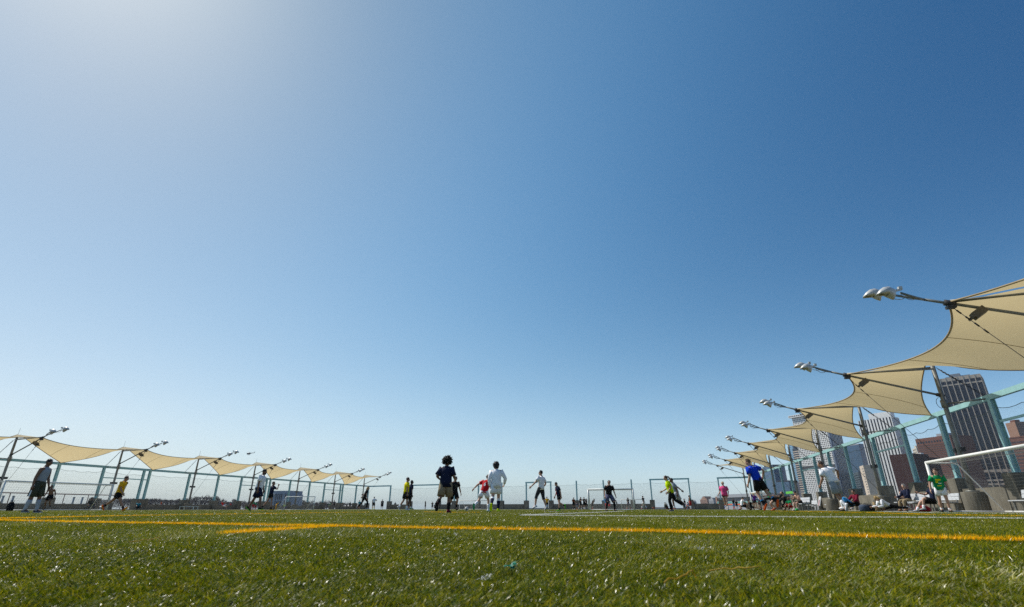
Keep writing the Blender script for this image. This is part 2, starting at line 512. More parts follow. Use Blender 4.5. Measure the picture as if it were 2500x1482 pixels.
def floodlight(parent, pos, aim, size=1.0):
    """aluminium flood: ballast housing, reflector, long sloping visor"""
    aim = Vector(aim).normalized()
    side = aim.cross(Vector((0, 0, 1))).normalized(); up = side.cross(aim)
    def ring(x, ry, zu, zd, cz=0.0, n=12):
        out = []
        for k in range(n):
            a = 2 * math.pi * k / n
            zz = math.sin(a); zz = zz * (zu if zz > 0 else zd) + cz
            out.append(Vector(pos) + (aim * x + side * (ry * math.cos(a)) + up * zz) * size)
        return out
    mb = MB()
    mb.rings([ring(0, .05, .05, .05), ring(.06, .12, .10, .10), ring(.24, .24, .27, .36), ring(.30, .26, .31, .42), ring(.44, .29, .31, .24), ring(.47, .30, .32, .11), ring(.70, .25, .23, .02), ring(.90, .11, .08, -.045)])
    lamp = mb.build("floodlight", M_LAMP, parent)
    mb = MB()
    mb.rings([ring(.45, .22, .05, .15), ring(.55, .19, .02, .075), ring(.80, .12, .0, .02)])
    mb.build("lens", M_LENS, lamp)
    mb = MB()
    mb.beam(Vector(pos) - aim * .30 * size, Vector(pos) + aim * .04 * size, .09 * size, .09 * size)
    mb.box(Vector(pos) - aim * .24 * size + up * .06, (.16 * size, .16 * size, .12 * size))
    mb.build("ballast_box", M_LAMP, lamp)
    return lamp

def make_mast(P):
    sg = P["sg"]; root = thing("light_mast", "placeholder", "mast", (0, 0, 0), -AX, "steel light masts along both sides of the pitch")
    xT, zT, zM, zB, d = P["tT"] - P["tM"], P["zT"], P["zM"], P["zB"], P["dsT"]
    T = Vector((xT, d, zT)); Bm = Vector((0, 0, zB)); Tp = Vector((0, 0, zM))
    mb = MB(); z0 = P["drum"]
    mb.tube([(0, 0, z0), (0, 0, z0 + 2.2), (0, 0, zM + .12)], [.115, .11, .095], 12)
    mb.tube([(0, 0, z0), (0, 0, z0 + .06)], .26, 12)
    mb.build("pole", M_STEEL, root)
    mb = MB(); mb.tube([(0, 0, zM + .10), (0, 0, zM + .36)], .07, 8); mb.tube([(0, 0, zM + .36), (0.03, 0, zM + 1.0)], .012, 5)
    mb.build("finial", M_STEEL, root)
    # boom, running on past the tip to a fork that carries two floods
    dr = (T - Bm).normalized(); fork = T + dr * .72
    mb = MB(); mb.tube([Bm, T, fork], [.055, .055, .05], 8); mb.build("boom", M_STEEL, root)
    mb = MB(); mb.tube([Bm - dr * .1, Bm + dr * .22], .09, 8); mb.build("clamp", M_CABLE, root)
    mb = MB(); mb.tube([T - dr * .16, T + dr * .16], .115, 8); mb.build("clamp", M_CABLE, root)
    mb = MB(); mb.box(T + Vector((0, 0, -.14)), (.26, .2, .10)); mb.build("bracket", M_CABLE, root)
    for q, (dy, dz) in enumerate(((-.46, -.04), (.46, .30))):
        e1 = fork + Vector((-sg * .40, dy * .75, dz * .9 + .02)); e2 = fork + Vector((-sg * .86, dy, dz + .20))
        mb = MB(); mb.tube([fork, e1, e2], [.045, .042, .04], 8)
        for j in range(5):
            a = e1.lerp(e2, j / 4); b = a + Vector((0, .03, -.10 * math.sin(math.pi * j / 4) - .05))
            if j: mb.tube([pb, b], .012, 4)
            pb = b
        mb.build("lamp_arm", M_STEEL, root)
        floodlight(root, e2 + Vector((-sg * .12, 0, .10)), (-sg, (-.12, .12)[q], -.22), .72)
    # small bronze flood under the boom
    p = Bm.lerp(T, .80) + Vector((0, 0, -.12))
    mb = MB(); mb.tube([p + Vector((0, 0, .16)), p], .03, 6)
    a = Vector((-sg * .8, .2, -.55)).normalized(); mb.beam(p - a * .12, p + a * .30, .32, .24)
    mb.beam(p + a * .28, p + a * .42, .36, .08)
    mb.build("bronze_lamp", M_BRONZE, root)
    for y in (-.10, .10):
        mb = MB(); mb.tube([T + Vector((0, y * .6, .07)), Vector((sg * -.05, y, zM + (.02 if y > 0 else -.10)))], .042, 8)
        mb.build("spreader_bar", M_STEEL, root)
    xl = P["tL"] - P["tM"]
    mb = MB(); mb.tube([(0, 0, P["zL"] - .12), (xl, P["k"], P["zL"] - .12)], .04, 6)
    mb.tube([(0, 0, P["zL"] - .3), (0, 0, P["zL"] + .06)], .15, 10); mb.build("link_bar", M_STEEL, root)
    for k in (0, 1):   # pair of stays from the masthead to the fence post
        a = Vector((sg * .1, -.05 - .12 * k, zM - .02 - .12 * k)); b = Vector((xl, P["k"] + .1 * k, P["zL"] - .05))
        mb = MB(); mb.tube([a, b], .013, 5)
        for j in range(5): c = a.lerp(b, .10 + .07 * j); mb.tube([c, a.lerp(b, .13 + .07 * j)], .03, 5)
        mb.build("stay_cable", M_CABLE, root)
    a = T + Vector((0, 0, -.1)); b = Vector((sg * .1, -.1, z0 + .1))
    mb = MB(); mb.tube([a, b], .012, 5)
    for j in range(4): c = a.lerp(b, .03 + .045 * j); mb.tube([c, a.lerp(b, .055 + .045 * j)], .028, 5)
    mb.build("tie_cable", M_CABLE, root)
    mb = MB(); pts = [Vector((-sg * .1 - sg * .22 * math.sin(q), .02, zB - .35 + .28 * math.cos(q))) for q in np.linspace(0, 2.9, 8)]
    mb.tube([Bm + Vector((-sg * .2, 0, .05))] + pts, .012, 5); mb.build("cable_loop", M_CABLE, root)
    for sy in (-1, 1):
        mb = MB(); mb.box((0, sy * .26, 2.75), (.2, .2, .2)); mb.beam((0, 0, 2.72), (0, sy * .2, 2.72), .06, .06); mb.build("spotlight", M_CABLE, root)
    return root

def make_drum(P):
    n = 28; mb = MB(); h = P["drum"]
    def ring(r, z): return [Vector((r * math.cos(2 * math.pi * k / n), r * math.sin(2 * math.pi * k / n), z)) for k in range(n)]
    mb.rings([ring(.46, 0), ring(.47, .03), ring(.48, h - .03), ring(.465, h), ring(.3, h + .004)], (True, True))
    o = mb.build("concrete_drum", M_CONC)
    return tag(o, "placeholder", "bollard", "round concrete drums under the masts")

def sail_grid(P, nu=25, nv=15):
    sg = P["sg"]; tT, tM, tL = P["tT"], P["tM"], P["tL"]
    T0 = np.array([tT - tM, P["dsT"] + .12, P["zT"] + .03]); T1 = T0 + [0, BAY - .24, 0]
    M0 = np.array([-sg * .14, .12, P["zM"] + .38]); M1 = M0 + [0, BAY - .24, 0]
    L = np.array([tL - tM - sg * .12, P["fl"], P["zL"] - .04])
    g = np.zeros((nu, nv, 3)); u = np.linspace(0, 1, nu); v = np.linspace(0, 1, nv)
    iL = int(round(P["fl"] / BAY * (nu - 1)))
    for i in range(nu):   # field edge, a concave cable
        b = math.sin(math.pi * u[i]) ** .9
        g[i, 0] = T0 + (T1 - T0) * u[i] + np.array([sg * 1.60 * b, 0, -.28 * b])
    for i in range(nu):   # fence side: masthead down to the low corner and up again
        if i <= iL: a, b_, q = M0, L, i / iL
        else: a, b_, q = L, M1, (i - iL) / (nu - 1 - iL)
        bow = math.sin(math.pi * q)
        g[i, -1] = a + (b_ - a) * q + np.array([-sg * .40 * bow, 0, -.22 * bow])
    for j in range(nv):
        g[0, j] = T0 + (M0 - T0) * v[j]; g[-1, j] = T1 + (M1 - T1) * v[j]
    for i in range(1, nu - 1):
        for j in range(1, nv - 1):
            U_, V_ = u[i], v[j]
            g[i, j] = (1 - V_) * g[i, 0] + V_ * g[i, -1] + (1 - U_) * g[0, j] + U_ * g[-1, j] - ((1 - U_) * (1 - V_) * g[0, 0] + U_ * (1 - V_) * g[-1, 0] + (1 - U_) * V_ * g[0, -1] + U_ * V_ * g[-1, -1])
    du2, dv2 = (BAY / nu) ** 2, (3.8 / nv) ** 2
    for _ in range(600):
        g[1:-1, 1:-1] = ((g[2:, 1:-1] + g[:-2, 1:-1]) / du2 + (g[1:-1, 2:] + g[1:-1, :-2]) / dv2) / (2 / du2 + 2 / dv2)
    return g
def make_sail(P):
    g = sail_grid(P); nu, nv = g.shape[:2]
    root = thing("shade_sail", "placeholder", "shade sail", (0, 0, 0), -AX, "tan shade sails along both sides of the pitch")
    mb = MB(); mb.v = [tuple(p) for p in g.reshape(-1, 3)]
    for i in range(nu - 1):
        for j in range(nv - 1):
            mb.face((i * nv + j, (i + 1) * nv + j, (i + 1) * nv + j + 1, i * nv + j + 1), 0, True)
    mb.build("cloth", M_SAIL, root)
    for i in (int(nu * .34), int(nu * .66)):
        mb = MB(); mb.tube([Vector(g[i, j]) + Vector((0, 0, -.004)) for j in range(nv)], .014, 5); mb.build("seam", M_HEM, root)
    edge = [g[i, 0] for i in range(nu)]
    mb = MB(); mb.tube([Vector(p) for p in edge], .032, 6); mb.build("edge_cable", M_HEM, root)
    mb = MB(); mb.tube([Vector(g[i, -1]) for i in range(nu)], .032, 6); mb.build("edge_cable", M_HEM, root)
    return root

ORD = ["nearest", "second", "third", "fourth", "fifth", "sixth", "seventh", "eighth", "farthest"]
def names_along(n): return [ORD[i] if i < n - 1 else "farthest" for i in range(n)]
for side, P in ROWS.items():
    i0, i1 = (-1, 8) if side == "right" else (-1, 7)
    proto = make_mast(P); drum = make_drum(P); sail = make_sail(P)
    where = {"right": "the city towers", "left": "the bare trees"}[side]
    vis = list(range(i0, i1))
    nm = names_along(len(vis))
    for k, i in enumerate(vis):
        s = P["s0"] + i * BAY; loc = W(s, P["tM"], 0)
        lab = f"grey steel light mast with twin floodlights, {nm[k]} of the row beside {where}"
        o = proto if k == 0 or (side == "right" and k == 1) else copy_thing(proto)
        if side == "right" and k == 0:      # the nearest mast carries no floods
            proto = copy_thing(o)
            for ch in list(o.children):
                if ch.name.split(".")[0] in ("floodlight", "lamp_arm"):
                    for g in list(ch.children): bpy.data.objects.remove(g)
                    bpy.data.objects.remove(ch)
            lab = "grey steel mast without floodlights, just outside the right edge"
            nm = ["-"] + names_along(len(vis) - 1)
        o.location = loc; o["label"] = lab
        d = drum if k == 0 else drum.copy()
        if k: COL.objects.link(d)
        d.location = loc; d["label"] = f"round grey concrete drum under the {nm[k]} mast beside {where}" if nm[k] != "-" else "round grey concrete drum just outside the right edge"
        if k < len(vis) - 1:
            q = sail if k == 0 else copy_thing(sail)
            q.location = loc; q["label"] = f"tan four cornered shade sail behind the {nm[k]} mast beside {where}" if nm[k] != "-" else "tan shade sail cut by the right edge, highest in the photo"
            q.rotation_euler = (0, 0, -AX)

# ------------------------------------------------------------------ fences: mint steel frame on concrete wall and piers
def net_mat():
    m = bpy.data.materials.new("fence_netting"); m.use_nodes = True
    n = m.node_tree; p = n.nodes["Principled BSDF"]; p.inputs["Base Color"].default_value = (.16, .2, .2, 1); p.inputs["Roughness"].default_value = .8
    uv = n.nodes.new("ShaderNodeUVMap")
    sx = n.nodes.new("ShaderNodeSeparateXYZ"); n.links.new(uv.outputs[0], sx.inputs[0])
    outs = []
    for k, (sgn) in enumerate((1, -1)):
        ad = n.nodes.new("ShaderNodeMath"); ad.operation = 'ADD' if sgn > 0 else 'SUBTRACT'
        n.links.new(sx.outputs[0], ad.inputs[0]); n.links.new(sx.outputs[1], ad.inputs[1])
        mu = n.nodes.new("ShaderNodeMath"); mu.operation = 'MULTIPLY'; mu.inputs[1].default_value = 14.0; n.links.new(ad.outputs[0], mu.inputs[0])
        fr = n.nodes.new("ShaderNodeMath"); fr.operation = 'FRACT'; n.links.new(mu.outputs[0], fr.inputs[0])
        lt = n.nodes.new("ShaderNodeMath"); lt.operation = 'LESS_THAN'; lt.inputs[1].default_value = 0.045; n.links.new(fr.outputs[0], lt.inputs[0])
        outs.append(lt)
    mx = n.nodes.new("ShaderNodeMath"); mx.operation = 'MAXIMUM'; n.links.new(outs[0].outputs[0], mx.inputs[0]); n.links.new(outs[1].outputs[0], mx.inputs[1])
    tr = n.nodes.new("ShaderNodeBsdfTransparent"); ms = n.nodes.new("ShaderNodeMixShader")
    n.links.new(mx.outputs[0], ms.inputs[0]); n.links.new(tr.outputs[0], ms.inputs[1]); n.links.new(p.outputs[0], ms.inputs[2])
    n.links.new(ms.outputs[0], n.nodes["Material Output"].inputs[0])
    return m
M_NET = net_mat()

def fence_run(name_label, wall_label, A, B, posts, zt0, zt1, wall_h, block_h, open_bays, rails, beams, extra_posts=()):
    """A->B line on plan; posts: distances along it; zt: height of the top beam; open_bays: pairs of post distances without wall"""
    A = Vector((A[0], A[1], 0)); B = Vector((B[0], B[1], 0)); L = (B - A).length; d = (B - A) / L; ang = math.atan2(d.y, d.x)
    zt = lambda q: zt0 + (zt1 - zt0) * q / L
    root = thing("steel_fence", name_label, "fence", tuple(A), ang)
    wroot = thing("concrete_wall", wall_label, "wall", tuple(A), ang)
    for q0, q1 in beams:
        mb = MB(); mb.beam((q0 - .16, 0, zt(q0) - .12), (q1 + .16, 0, zt(q1) - .12), .20, .24); mb.build("top_beam", M_MINT, root)
    for q in sorted(list(posts) + list(extra_posts)):
        inbeam = any(a - .05 <= q <= b + .05 for a, b in beams)
        mb = MB(); top = zt(q) - (.24 if inbeam else 0)
        # I-section post
        for yy in (-.10, .10): mb.box((q, yy, (block_h + top) / 2), (.22, .03, top - block_h))
        mb.box((q, 0, (block_h + top) / 2), (.04, .17, top - block_h))
        mb.box((q, 0, block_h + .015), (.42, .40, .03))
        mb.build("post", M_MINT, root)
    ps = sorted(posts)
    for q in ps:
        near = [e for e in extra_posts if abs(e - q) < 1.2]
        lo = min([q] + near) - .40; hi = max([q] + near) + .40
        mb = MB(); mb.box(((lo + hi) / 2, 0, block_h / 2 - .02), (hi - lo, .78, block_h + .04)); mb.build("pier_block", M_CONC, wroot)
    for a, b in zip(ps[:-1], ps[1:]):
        if any(abs(a - x) < .3 and abs(b - y) < .3 for x, y in open_bays): continue
        n = max(1, round((b - a - .8) / 4.2)); seg = (b - a - .84) / n
        for k in range(n):
            q0 = a + .42 + seg * k
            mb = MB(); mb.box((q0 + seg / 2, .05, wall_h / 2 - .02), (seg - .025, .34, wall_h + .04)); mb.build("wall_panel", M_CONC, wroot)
    for a, b in rails:
        mb = MB(); zz = zt(a) - 1.25; mb.beam((a + .15, 0, zz), (b - .15, 0, zz - (zt(a) - zt(b))), .09, .10); mb.build("rail", M_MINT, root)
    # netting with a scalloped head rope
    mb = MB(); rope = MB(); uvs = []
    for a, b in zip(ps[:-1], ps[1:]):
        n = 12; top = []
        for k in range(n + 1):
            q = a + .15 + (b - a - .3) * k / n
            top.append(Vector((q, .0, zt(q) - .62 - .10 * abs(math.sin(3 * math.pi * k / n)) - .12 * math.sin(math.pi * k / n))))
        rope.tube(top, .014, 5)
        for k in range(n):
            p, r_ = top[k], top[k + 1]; zb = wall_h + .02
            lowp, lowr = Vector((p.x, 0, zb)), Vector((r_.x, 0, zb))
            mb.quad(lowp, lowr, r_, p); uvs += [(lowp.x, lowp.z), (lowr.x, lowr.z), (r_.x, r_.z), (p.x, p.z)]
    me = mb.mesh("netting"); ul = me.uv_layers.new(name="UVMap")
    ul.data.foreach_set("uv", np.array(uvs, np.float32).ravel())
    net = link_mesh("netting", me, root, [M_NET]); net["kind"] = "stuff"
    rope.build("head_rope", M_NETROPE, root)
    return root

P = ROWS["right"]
rp = [8.6 - 1, 8.6 + 3.9, 18.1, 22.9] + [28.64, 33.45, 38.17, 43.16, 49.1, 53.8, 58.4, 63.8, 68.9, 73.65, 78.6, 84.4, 88.8]
RC = W(97.29, 15.70); LC = W(103.92, -59.1)
a0 = 6.0
fence_run("long mint steel fence on the city side of the pitch", "grey concrete wall and piers under the city side fence",
          W(a0, 15.7), RC, [q - a0 for q in rp] + [97.29 - a0 - .45], 5.08, 5.22, P["wall"], P["block"],
          [(38.17 - a0, 43.16 - a0), (58.4 - a0, 63.8 - a0), (78.6 - a0, 84.4 - a0)],
          [(38.17 - a0, 43.16 - a0), (58.4 - a0, 63.8 - a0), (78.6 - a0, 84.4 - a0), (22.9 - a0, 28.64 - a0)], [(0.2, 97.29 - a0)])
P = ROWS["left"]
lp = [24.6, 30.0, 35.0, 40.85, 45.57, 51.3, 57.14, 62.05, 66.5, 72.7, 77.65, 83.0, 87.5, 93.6, 98.6]
a0 = 22.0
fence_run("long mint steel fence on the tree side of the pitch", "low grey concrete wall and piers under the tree side fence",
          W(a0, -59.09), LC, [q - a0 for q in lp] + [103.92 - a0 - .45], 4.54, 4.68, P["wall"], P["block"],
          [(45.57 - a0, 51.3 - a0), (66.5 - a0, 72.7 - a0), (87.5 - a0, 93.6 - a0)],
          [(45.57 - a0, 51.3 - a0), (66.5 - a0, 72.7 - a0), (87.5 - a0, 93.6 - a0)], [(0.2, 103.92 - a0)],
          [50.5 - a0, 71.9 - a0, 92.8 - a0])
# far end fence
dL = (LC - RC).length
def far_q(px):
    r = ray(px, 1200); a = LC - RC
    # intersect the ray's vertical plane with the line RC + a*k
    k = (RC.y * r.x - RC.x * r.y) / (a.x * r.y - a.y * r.x)
    return k * dL
fpx = [1757, 1684, 1590, 1543, 1474, 1408, 1345, 1285, 1225, 1168, 1110, 1072, 1003, 953]
fq = [far_q(p) for p in fpx]
qq = dict(zip(fpx, fq))
fence_run("mint steel fence closing the far end of the pitch", "grey concrete wall and piers under the far end fence",
          RC, LC, fq, 5.15, 4.68, .92, 1.55,
          [(qq[1684], qq[1590]), (qq[1345], qq[1285]), (qq[1072], qq[1003])], [],
          [(0.3, qq[1757]), (qq[1684], qq[1590]), (qq[1345], qq[1285]), (qq[1072], qq[1003]), (qq[953], dL - .3)])
# ------------------------------------------------------------------ goals, balls, benches, rail, bags
M_WHITE = mat("white_painted_metal", (0.74, 0.74, 0.70), 0.4, 0.4, var=0.06)
M_GNET = mat("goal_net_cord", (0.55, 0.56, 0.55), 0.8, 0.1)
M_DNET = mat("dark_net_cord", (0.20, 0.20, 0.19), 0.8, 0.1)
def goal(label, A, B, h, back, top_back, rad=.055, net=M_GNET, cell=.14, cord=.0035, group="soccer goals", bar_back=True):
    """A, B: feet of the posts; back: plan vector to the foot of the stanchions; top_back: same for the top net bar"""
    A = Vector((A[0], A[1], 0)); B = Vector((B[0], B[1], 0)); bk = Vector((back[0], back[1], 0)); tb = Vector((top_back[0], top_back[1], 0))
    ori = (A + B) / 2; root = thing("soccer_goal", label, "goal", tuple(ori), 0, group)
    a, b = A - ori, B - ori; up = Vector((0, 0, h)); d = (b - a).normalized() * rad * .2
    for p in (a, b): mb = MB(); mb.tube([p, p + up], rad, 10); mb.build("post", M_WHITE, root)
    mb = MB(); mb.tube([a + up - d * 3, b + up + d * 3], rad, 10); mb.build("crossbar", M_WHITE, root)
    for p in (a, b):
        t1 = p + up * .985 + tb; mb = MB()
        pts = [p + up * .985] + ([t1 - tb * .12, t1 + Vector((0, 0, -.08)) + (bk - tb) * .05] if tb.length > .1 else []) + [p + bk + Vector((0, 0, .03))]
        mb.tube(pts, rad * .5, 7); mb.tube([p + bk + Vector((0, 0, .03)), p + Vector((0, 0, .03))], rad * .5, 7)
        mb.build("stanchion", M_WHITE, root)
    if bar_back:
        mb = MB(); mb.tube([a + bk + Vector((0, 0, .03)), b + bk + Vector((0, 0, .03))], rad * .5, 7); mb.build("ground_bar", M_WHITE, root)
    # net: roof, sloping back and two sides
    mb = MB(); W_ = (b - a); L = W_.length
    prof = [up * .985, up * .985 + tb, bk + Vector((0, 0, .05))] if tb.length > .1 else [up * .985, bk + Vector((0, 0, .05))]
    seg = [(prof[i + 1] - prof[i]).length for i in range(len(prof) - 1)]; tot = sum(seg)
    def along(q):
        q *= tot
        for i, s in enumerate(seg):
            if q <= s or i == len(seg) - 1:
                p = prof[i].lerp(prof[i + 1], min(1, q / s)); sag = math.sin(math.pi * min(1, q / s)); p = p + Vector((0, 0, -.06 * sag)); return p
            q -= s
    nc, nr = max(6, int(L / cell)), max(6, int(tot / cell))
    ks = np.linspace(0, 1, 8)
    for i in range(nc + 1): mb.tube([a + W_ * (i / nc) + along(q) for q in ks], cord, 3, False)
    for j in range(nr + 1): mb.tube([a + along(j / nr), b + along(j / nr)], cord, 3, False)
    for p in (a, b):
        n2 = max(4, int(bk.length / cell)); n3 = max(5, int(h / cell))
        for i in range(1, n2):
            q = i / n2; x = bk * q; ztop = None
            for k in range(1, 40):
                P_ = along(k / 40)
                if Vector((P_.x, P_.y, 0)).dot(bk.normalized()) >= x.length: ztop = P_.z; break
            if ztop: mb.tube([p + x + Vector((0, 0, .03)), p + x + Vector((0, 0, ztop))], cord, 3, False)
        for j in range(1, n3):
            z = h * j / n3; far_ = None
            for k in range(40, 0, -1):
                P_ = along(k / 40)
                if P_.z >= z: far_ = Vector((P_.x, P_.y, 0)); break
            if far_ is not None and far_.length > .05: mb.tube([p + Vector((0, 0, z)), p + far_ + Vector((0, 0, z))], cord, 3, False)
    o = mb.build("net", net, root); o["kind"] = "stuff"
    return root
def XY(px, Y): return (ground_x(px, Y), Y)
pa = W(27.35, 11.8); pb = W(20.2, 11.75)
goal("white goal with a dark net cut by the right edge, goalkeeper in green inside", pa, pb, 2.03, (VX * 2.3, VY * 2.3), (VX * 1.1, VY * 1.1), .06, M_DNET, .13, .0019)
goal("wide white goal with its net cut by the left edge", XY(-12, 39.9), XY(259, 46.8), 2.06, (-VX * 1.9, -VY * 1.9), (-VX * .8, -VY * .8), .055, M_GNET, .17, .0045)
goal("low white goal with slanting sides before the louvred building", XY(694, 68), XY(765, 68), 1.52, (-1.15, .5), (0, 0), .045, M_GNET, .14, .004)
goal("white goal with thick posts behind the crouching goalkeeper in black", XY(1438, 57.6), XY(1549, 56.4), 2.02, (UX * 1.5, UY * 1.5), (UX * .5, UY * .5), .085, M_GNET, .13, .005)
goal("thin grey goal standing close to the far wall behind the ball", XY(1121.5, 100), XY(1189.5, 98), 1.5, (1.0, 1.8), (.4, .7), .05, M_GNET, .2, .004)
goal("small white goal beside the blue player, seen end on", XY(1838, 71.0), XY(1857, 65.5), 2.0, (VX * 1.6, VY * 1.6), (VX * .7, VY * .7), .07, M_GNET, .2, .006)
goal("thin pale goal frame seen through the net of the far white goal", XY(1518, 88), XY(1572, 86), 1.5, (UX * 1.2, UY * 1.2), (UX * .4, UY * .4), .04, M_GNET, .25, .005)

def ball(label, px, Y, r=.11, dark=(0.03, 0.03, 0.035), lightc=(0.78, 0.75, 0.70)):
    me = bpy.data.meshes.new("soccer_ball"); import bmesh
    bm = bmesh.new(); bmesh.ops.create_icosphere(bm, subdivisions=4, radius=r)
    ph = (1 + 5 ** .5) / 2; ax = [Vector(v).normalized() for v in ((0, 1, ph), (0, -1, ph), (0, 1, -ph), (0, -1, -ph), (1, ph, 0), (-1, ph, 0), (1, -ph, 0), (-1, -ph, 0), (ph, 0, 1), (-ph, 0, 1), (ph, 0, -1), (-ph, 0, -1))]
    for f in bm.faces:
        c = f.calc_center_median().normalized(); f.smooth = True
        f.material_index = 1 if max(c.dot(a) for a in ax) > math.cos(.345) else 0
    for v in bm.verts:
        c = v.co.normalized(); m_ = sorted((c.dot(a) for a in ax), reverse=True)
        if abs(m_[0] - math.cos(.345)) < .006 or (m_[0] < math.cos(.36) and m_[0] - m_[1] < .012): v.co *= .985
    bm.to_mesh(me); bm.free()
    o = link_mesh("soccer_ball", me, None, [mat("ball_white", lightc, .35, .4, var=.08), mat("ball_dark", dark, .4, .4)])
    o.location = (ground_x(px, Y), Y, r + .02); o.rotation_euler = (.5, .3, .8)
    return tag(o, label, "ball", "soccer balls")
ball("white football with dark patches rolling between the man with the afro and the red jersey", 1139, 30)
ball("small white football at the feet of the far group in black", 1428, 84)
ball("pale yellow football by the red haired child at the right fence frame", 1675, 86, lightc=(.75, .65, .3))

# benches along the city side
M_BENCH = mat("grey_bench_plank", (0.46, 0.48, 0.50), .6, .3, var=.1, scale=8)
def make_bench():
    root = thing("park_bench", "placeholder", "bench", (0, 0, 0), -AX, "pale benches along the city side wall")
    for k in range(3): mb = MB(); mb.box((-.34 + .17 * k, 0, .45), (.155, 1.9, .045)); mb.build("seat_plank", M_BENCH, root)
    for k in range(2):
        mb = MB(); M_ = Matrix.Rotation(R(12), 3, 'Y'); mb.box((.14 + .035 * k, 0, .62 + .17 * k), (.04, 1.9, .155), M_); mb.build("back_plank", M_BENCH, root)
    for y in (-.72, .72):
        mb = MB(); mb.beam((-.34, y, 0), (-.34, y, .43), .06, .06); mb.beam((.02, y, 0), (.10, y, .45), .06, .06); mb.beam((.10, y, .43), (.21, y, .88), .05, .05); mb.beam((-.37, y, .40), (.10, y, .40), .05, .05)
        mb.build("leg_frame", M_STEEL, root)
    return root
bp = make_bench()
for k, (s, lab) in enumerate(((26.4, "pale plank bench behind the net of the near white goal"), (33.2, "pale plank bench behind the young man sitting at the goal post"), (36.0, "pale plank bench beside the grey haired man in navy"), (58.3, "pale plank bench right of the shirtless bench sitter"), (52.2, "pale plank bench beside the striped folding lounger"), (64.0, "pale plank bench behind the straw hat"), (23.0, "pale plank bench at the right edge of the photo"))):
    o = bp if k == 0 else copy_thing(bp)
    o.location = W(s, 14.75, 0); o["label"] = lab
# move the bench sitters' benches under them
for (px, Y, lab) in ((1960, 38.5, "pale plank bench under the shirtless man"), (2228, 28.5, "pale plank bench under the grey haired man"), (2503, 24.8, "pale plank bench under the person cut by the right edge")):
    o = copy_thing(bp, label=lab); o.location = (ground_x(px, Y) + .12, Y, 0)
    o.rotation_euler = (0, 0, -AX + R(6))
# folding lounger
root = thing("folding_lounger", "light folding lounger with red stripes standing between two benches", "lounger", W(55.2, 14.3), -AX)
mb = MB(); mb.box((.25, 0, .75), (.05, .65, .85), Matrix.Rotation(R(18), 3, 'Y')); mb.build("back_rest", M_BENCH, root)
for y in (-.12, .08):
    mb = MB(); mb.box((.19, y, .62), (.06, .05, .5), Matrix.Rotation(R(18), 3, 'Y')); mb.build("stripe", mat("red_stripe", (.35, .05, .05)), root)
mb = MB(); mb.box((-.12, 0, .36), (.6, .65, .05)); mb.build("seat", M_BENCH, root)
for y in (-.3, .3): mb = MB(); mb.beam((-.38, y, 0), (.12, y, .36), .03, .03); mb.beam((.12, y, 0), (-.38, y, .36), .03, .03); mb.build("leg", M_STEEL, root)

# bags
def bag(name, label, cat, px, Y, size, col, kind="soft", rz=0.3):
    rr = random.Random(px); mb = MB(); rings = []
    L, D, Hh = size; n = 14
    for i in range(9):
        q = i / 8; z = Hh * q; k = (1 - abs(2 * q - .8) ** 3 * .35) if kind == "soft" else 1 - .08 * q
        if kind == "soft" and i == 8: k = .35
        ring = []
        for j in range(n):
            a = 2 * math.pi * j / n; ca, sa = math.cos(a), math.sin(a); e = .55 if kind != "soft" else .8
            s_ = 1 + (rr.uniform(-.07, .07) if kind == "soft" else rr.uniform(-.02, .02))
            ring.append(Vector((math.copysign(abs(ca) ** e, ca) * L / 2 * k * s_, math.copysign(abs(sa) ** e, sa) * D / 2 * k * s_, z + (rr.uniform(-.02, .02) if 0 < i < 8 else 0))))
        rings.append(ring)
    root = thing(name, label, cat, (ground_x(px, Y), Y, .012), rz, "bags left on the city side")
    mb.rings(rings, (True, kind == "soft")); mb.build("body", cloth("bag_" + name + str(px), col), root)
    mb = MB()
    for y in (-.25, .25):
        mb.tube([(-.15 * L, y * D, Hh * .96), (-.12 * L, y * D, Hh * 1.18), (.12 * L, y * D, Hh * 1.18), (.15 * L, y * D, Hh * .96)], .011, 5)
    mb.build("handle", cloth("bag_strap", (.05, .05, .055)), root)
# ------------------------------------------------------------------ people
def cloth(name, col, rough=0.85, var=0.10): return mat("cloth_" + name, col, rough, 0.15, var=var, scale=9, bump=0.35, bscale=22)
SK = {"light": mat("skin_light", (0.50, 0.29, 0.20), 0.5, 0.4, var=.06), "tan": mat("skin_tan", (0.36, 0.19, 0.115), 0.5, 0.4, var=.06),
      "brown": mat("skin_brown", (0.19, 0.095, 0.055), 0.5, 0.4, var=.06), "dark": mat("skin_dark", (0.085, 0.045, 0.03), 0.45, 0.4, var=.06)}
M_EYE = mat("eye_dark", (0.03, 0.025, 0.02), 0.3, 0.5); M_LIP = mat("lip", (0.30, 0.12, 0.09), 0.5, 0.3)
HAIRC = {"black": (0.010, 0.009, 0.009), "brown": (0.055, 0.03, 0.018), "lightbrown": (0.13, 0.075, 0.04), "blond": (0.42, 0.28, 0.11), "red": (0.25, 0.08, 0.03), "grey": (0.3, 0.3, 0.3)}
